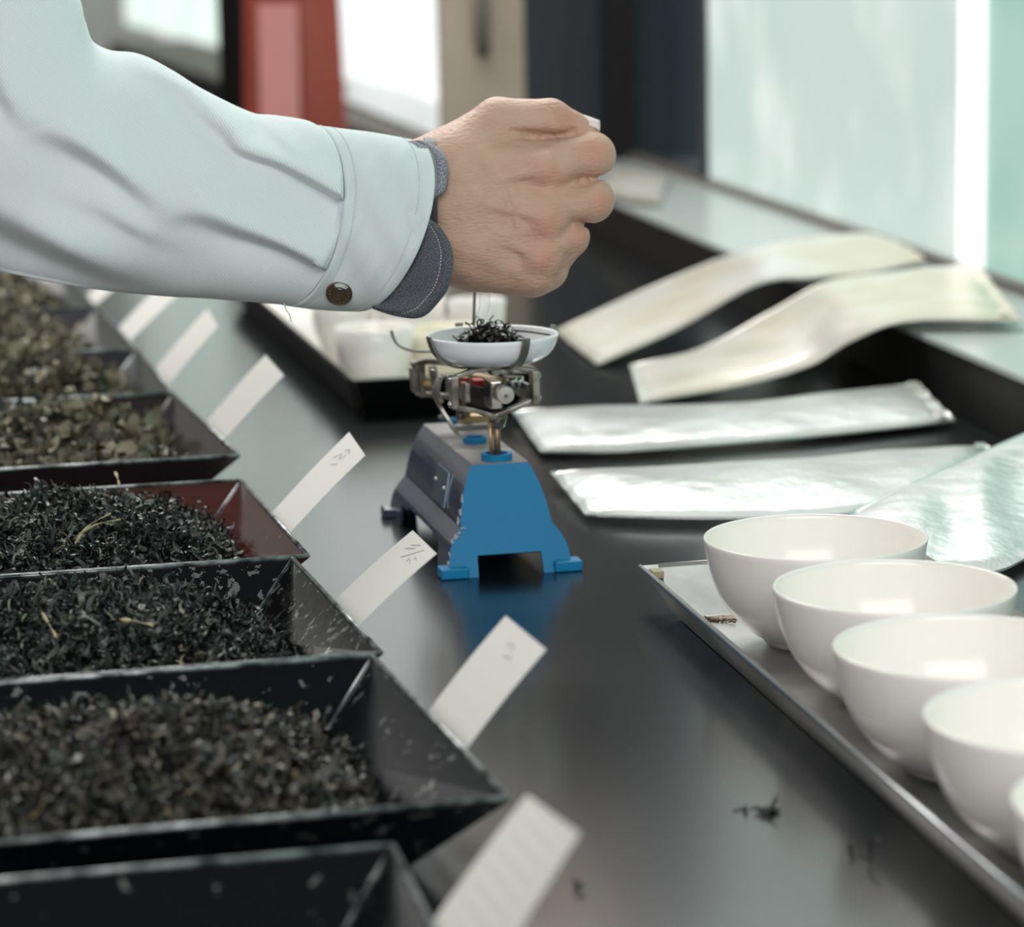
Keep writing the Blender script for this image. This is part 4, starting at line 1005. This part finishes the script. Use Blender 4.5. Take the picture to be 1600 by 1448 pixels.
for k in range(16):
    a = 2 * math.pi * k / 16
    for d_ in ((0, .10), (.05, .0)):
        p = Vector(((.66 * r0) * math.cos(a + d_[1] * .3), (.66 * r0) * math.sin(a + d_[1] * .3), .0014)); q_ = Vector(((.78 * r0) * math.cos(a + d_[0]), (.78 * r0) * math.sin(a + d_[0]), .0014))
        m_.tube([np.array(rot @ p) + bcw, np.array(rot @ q_) + bcw], .00014, 4)
m_.out('button_lettering', M_brass, slv)
# loose thread under the cuff
MB().tube(smoothline(np.array([sp3((444, 474, 20)), sp3((446, 482, 20)), sp3((452, 491, 20)), sp3((455, 502, 20))]), 10), .0004, 5).out('loose_thread', M_thread, slv)

# grey shirt cuff: two lobes of a cuff split at the back of the wrist
def lobe(edge, inner, wfun, name, m, thick=.0012):
    n = 60; E_ = smoothline(np.array(edge, float), n); I_ = smoothline(np.array(inner, float), n); K_ = 30
    V = []; UVs = []
    for i in range(n):
        f = i / (n - 1); wv = wfun(f)
        for k in range(K_ + 5):
            if k < K_:
                g = k / (K_ - 1); p = I_[i] * (1 - g) + E_[i] * g
                wz = wv + 7 * math.sin(g * math.pi * .9) + 3.2 * math.sin(g * 10 + i * .16) + 2.5 * math.sin(i * .3 + 1) * g
                wz -= 3.2 * math.exp(-((g - .80) / .04) ** 2) + 22 * (1 - g)
                wz -= 10 * max(0, g - .9) / .1 * (g - .9) / .1
            else:
                g = (k - K_ + 1) / 5; p = E_[i] + (I_[i] - E_[i]) * .16 * g; wz = wv + 3.5 - 10 - 12 * g
            V.append((p[0], p[1], wz)); UVs.append((p[0] / 200, p[1] / 200))
    o = link(name, sp3(V), [f_[::-1] for f_ in grid(n, K_ + 5)], m, person, True, uv=UVs)
    s = o.modifiers.new('s', 'SOLIDIFY'); s.thickness = thick; s.offset = 0
    st_ = MB(); Vn = np.array(V).reshape(n, K_ + 5, 3); kk = int(.80 * (K_ - 1))
    for i in range(2, n - 3):
        a = Vn[i, kk]; b = Vn[i, kk] * .45 + Vn[i + 1, kk] * .55; up_ = np.array([0, 0, 2.6])
        st_.tube([sp3(a + up_), sp3(b + up_)], .00024, 4)
    if name == 'shirt_cuff' and wfun(.5) > 0: st_.out('stitching', M_thread, o, kind='stuff')
    return o
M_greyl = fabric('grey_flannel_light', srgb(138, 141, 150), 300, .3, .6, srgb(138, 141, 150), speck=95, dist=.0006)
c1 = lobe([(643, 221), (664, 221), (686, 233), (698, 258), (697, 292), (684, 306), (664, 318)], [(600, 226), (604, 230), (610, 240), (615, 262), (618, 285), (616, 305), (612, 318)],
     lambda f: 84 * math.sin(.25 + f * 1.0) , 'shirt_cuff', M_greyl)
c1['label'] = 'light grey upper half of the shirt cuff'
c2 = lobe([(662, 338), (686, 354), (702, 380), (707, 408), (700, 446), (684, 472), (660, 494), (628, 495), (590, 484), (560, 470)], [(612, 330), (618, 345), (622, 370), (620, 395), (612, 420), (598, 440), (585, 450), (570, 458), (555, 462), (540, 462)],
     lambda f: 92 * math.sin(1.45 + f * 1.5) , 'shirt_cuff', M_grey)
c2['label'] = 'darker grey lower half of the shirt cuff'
# fill behind the lower lobe so that the cuff has a far side
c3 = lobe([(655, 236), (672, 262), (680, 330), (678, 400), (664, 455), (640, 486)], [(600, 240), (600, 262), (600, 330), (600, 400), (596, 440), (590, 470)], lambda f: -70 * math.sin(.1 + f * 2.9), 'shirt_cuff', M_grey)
# black strap on the wrist
n = 60; V = []
for k in range(n):
    a = 2 * math.pi * k / n
    for dx, rr_ in ((-9, 0), (-9, 3), (9, 3), (9, 0)):
        V.append((671 + dx + 4 * math.sin(a), 330 - (112 + rr_) * math.cos(a), (66 + rr_) * math.sin(a)))
link('wrist_strap', sp3(V), grid(n, 4, True) + [((n - 1) * 4 + j, (n - 1) * 4 + (j + 1) % 4, (j + 1) % 4, j) for j in range(4)], M_strap, person, label='black strap around the wrist')
